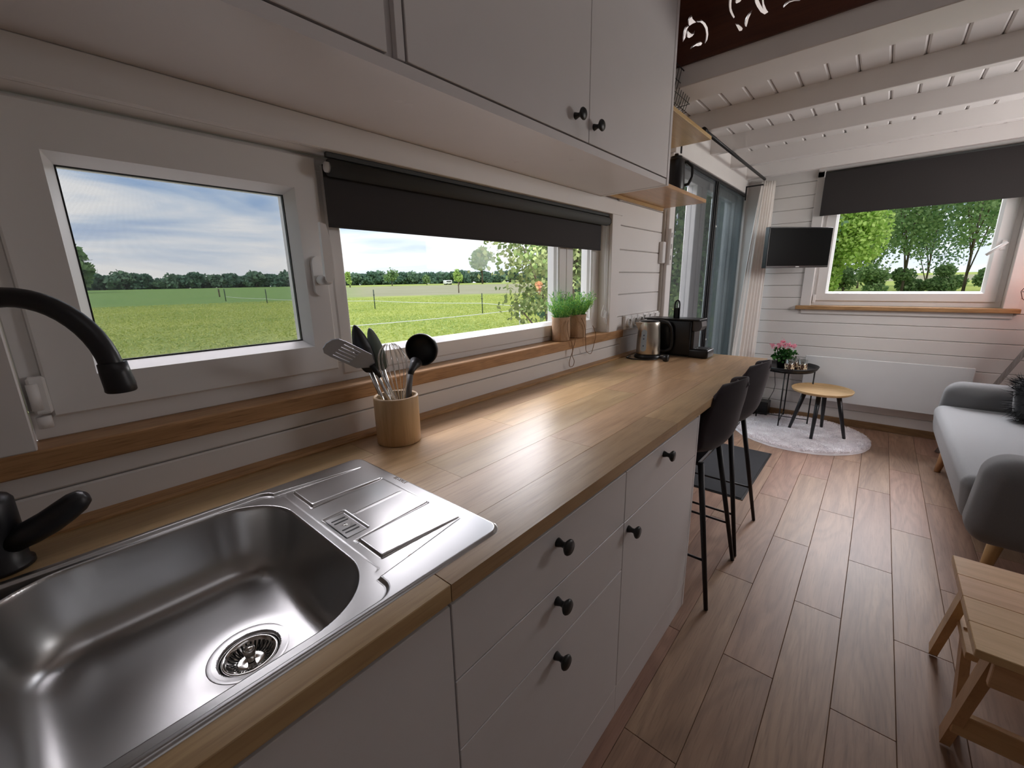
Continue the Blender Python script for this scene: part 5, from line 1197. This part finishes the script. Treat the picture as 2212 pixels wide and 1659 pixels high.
# trees beyond the far window
specs = [(29, 2.3, 7.2, 2.0, LEAF_B, 'bright green leafy tree at the left of the far window view', 9000, .02), (34, -.9, 9.5, 2.4, LEAF_M, 'airy green tree in the middle of the far window view', 4200, .10),
         (33, -3.3, 9.5, 2.2, LEAF_M, 'airy green tree at the right of the far window view', 3000, .10), (41, 1.4, 9.0, 2.6, LEAF_M, 'green tree behind the bright one beyond the far window', 4500, .05), (30, -5.0, 7.5, 1.9, LEAF_M, 'slender tree at the right edge of the far window view', 3000, .06),
         (44, -2.4, 8.0, 3.0, LEAF_D, 'dark tree farthest back beyond the far window', 4000, .03), (31, 5.6, 8.0, 2.2, LEAF_M, 'green tree left outside the far window view', 3500, .05), (46, -6.2, 8.5, 3.0, LEAF_D, 'dark tree behind the slender one at the right edge', 3500, .05), (37, .8, 7.0, 1.8, LEAF_M, 'small green tree between the bright tree and the airy one', 3200, .03)]
for i, (x, y, h, rx, mt_, lab, n_, lo) in enumerate(specs): tree('field_tree', lab, x, y, h, rx, .075, int(n_*(2.6 if i == 0 else 1.0)), .14, mt_, 40+i, group='trees beyond the far window', low=lo)
for i in range(7):
    x, y = 34+1.5*sin(i*2.3), 3.4-1.5*i; z0 = zg(x, y); s = thing('hedge_bush', ['round green bush under the trees, far left', 'round green bush under the trees, second from left', 'low green bush under the trees, third from left', 'round bush in the middle below the trees', 'round bush right of the middle below the trees', 'low bush second from right below the trees', 'round bush far right below the trees'][i], 'bush', (x, y, z0), group='bushes below the trees')
    cards('foliage', canopy('b', 2600, 1.1, .9, .2, None, 6, 60+i)+np.array((x, y, z0+.75)), .10+.07*rng.random(2600), LEAF_M, s, 1.3)
    build('stems', MB().tube([(x, y, z0-.1), (x, y, z0+.6)], .05, 6), BARK, s)
# wood on the horizon
proto = []
for sdd in range(5):
    n_ = 900; P = canopy('w', n_, 6.2, 4.6, 1, None, 8, 70+sdd); me_ = None
    e0 = thing('woodland_tree', 'dark green tree in the wood along the horizon', 'tree', (0, 0, 0), group='woodland trees along the horizon')
    cr_ = cards('crown', P+np.array((0, 0, 3.6)), 1.1+.8*rng.random(n_), LEAF_F if sdd % 2 else LEAF_W, e0, 1.15)
    cr_['kind'] = 'stuff'; build('trunk', MB().tube([(0, 0, -1), (0, 0, 5)], .25, 6), BARK, e0); proto.append(e0)
random.seed(12); cnt = 0; used = set()
TL_LABEL = 'dark green tree in the wood along the horizon'
for row in range(1):
    for i in range(96):
        a = R(30+i*.74+random.uniform(-.2, .2)); D = 285+22*row+random.uniform(-8, 8); x, y = D*cos(a), D*sin(a)
        p_ = proto[(i*3+row) % 5]; sc_ = random.uniform(.86, 1.10)*(1.0+.10*row)
        if p_.name not in used: used.add(p_.name); r_ = p_; r_.location = (x, y, zg(x, y)-.3)
        else: r_ = dup(p_, (x, y, zg(x, y)-.3))
        r_.rotation_euler.z = random.random()*6; r_.scale = (sc_, sc_, sc_); cnt += 1
tree('lone_tree', 'tall lone tree with airy crown standing in the meadow', 160, 158.5, 18.5, 6.8, .5, 1500, 1.15, LEAF_M, 81, low=.22)
tree('left_tree', 'big leafy tree at the left end of the wood', 12, 190, 15, 8, .5, 1500, 1.5, LEAF_M, 82, low=.08)
for i, (ar, D, h, rx, lab) in enumerate(((R(61.5), 190, 6.5, 1.7, 'slim pale bush standing alone left in the middle window view'), (R(56.4), 215, 9, 4.2, 'round bush left of the pale car on the meadow'), (R(47.8), 215, 7.5, 2.6, 'pointed bush left of the lone tree'), (R(52), 225, 5, 2.5, 'low bush between the round bush and the car'))):
    tree('field_bush', lab, D*cos(ar), D*sin(ar), h, rx, .25, 420, .9, LEAF_B if i in (0, 2) else LEAF_M, 90+i, cat='bush', low=.12)
# parked van
ca = R(49.3); vx, vy = 215*cos(ca), 215*sin(ca); vz = zg(vx, vy)
vn = thing('parked_van', 'tiny white van parked at the edge of the wood', 'van', (vx, vy, vz)); 
m = softbox(vx-2.2, vx+2.2, vy-1, vy+1, vz+.4, vz+2.2, .3, 2); build('van_body', m, WHITEP, vn)
build('van_windows', MB().box(vx-1.6, vx+1.4, vy-1.02, vy+1.02, vz+1.3, vz+1.85, .05), DARK, vn)
for dx in (-1.3, 1.3): build('wheel', MB().lathe([(0, -1.03), (.38, -1.03), (.38, 1.03), (0, 1.03)], (vx+dx, vy, vz+.38), 16, 'y'), BLACKP, vn)
# paddock fence: posts and tapes
def post(x, y, h, r, mat, lab, nm='fence_post', grp='paddock fence posts'):
    z0 = zg(x, y); t_ = thing(nm, lab, 'post', (x, y, z0), group=grp)
    build('stake', MB().tube([(x, y, z0-.2), (x, y, z0+h)], r, 8), mat, t_)
    build('insulator', MB().lathe([(0, 0), (r*2.2, .01), (r*2.2, .04), (0, .05)], (x, y, z0+h*.72), 8), BLACKP, t_)
GREENP = plain('green_stake', (.03, .05, .035), .6); WOODP = plain('weathered_post', (.12, .09, .06), .9, var=.3)
post(21.1, 34.8, 1.75, .045, GREENP, 'dark fence stake left in the middle window view')
post(21.4, 21.3, 1.45, .034, GREENP, 'dark fence stake in front of the lone tree')
post(19.6, 71.9, 1.75, .06, GREENP, 'thin fence stake right of centre in the left window view')
post(20.5, 58.8, 1.75, .055, GREENP, 'thin fence stake near the right of the left window view')
post(25.0, 95.0, 1.5, .12, WOODP, 'short brown wooden post in the left window view')
post(56.0, 62.0, 2.0, .10, WOODP, 'brown wooden post left of the lone tree at the field edge')
post(15.7, 13.1, 1.10, .030, WHITEP, 'white plastic fence stake near the orchard branches')
fw_ = thing('fence_tape', 'upper pale fence tape strung between the dark stakes', 'fence', (21, 28, 0), group='paddock fence tapes')
def wire(pts, r, parent, mat=WHITEP):
    P = []
    for a, b in zip(pts, pts[1:]):
        a, b = Vector(a), Vector(b)
        for k in range(10):
            t = k/10; q = a.lerp(b, t); q.z -= .05*sin(pi*t)*(b-a).length*.1; P.append(q)
    P.append(Vector(pts[-1])); build('tape', MB().tube(P, r, 5), mat, parent)
wire([(19.6, 71.9, zg(19.6, 71.9)+.65), (20.5, 58.8, -.1), (21.1, 34.8, -.05), (21.4, 21.3, -.05), (20.6, 13.0, -.2)], .022, fw_)
fw2 = thing('fence_tape', 'lower white fence tape close to the house', 'fence', (12, 14, 0), group='paddock fence tapes')
wire([(6.3, 14.2, -.05), (15.7, 13.1, .05), (22, 12.0, .0)], .018, fw2)

# the house stands on the meadow: plain outer skin under the floor
build('house_chassis', MB().box(XB-.1, XF+.14, YR-.1, YL+.14, -.75, -.11), plain('chassis', (.05, .05, .05), .7), None, label='dark chassis below the wooden floor', cat='chassis')
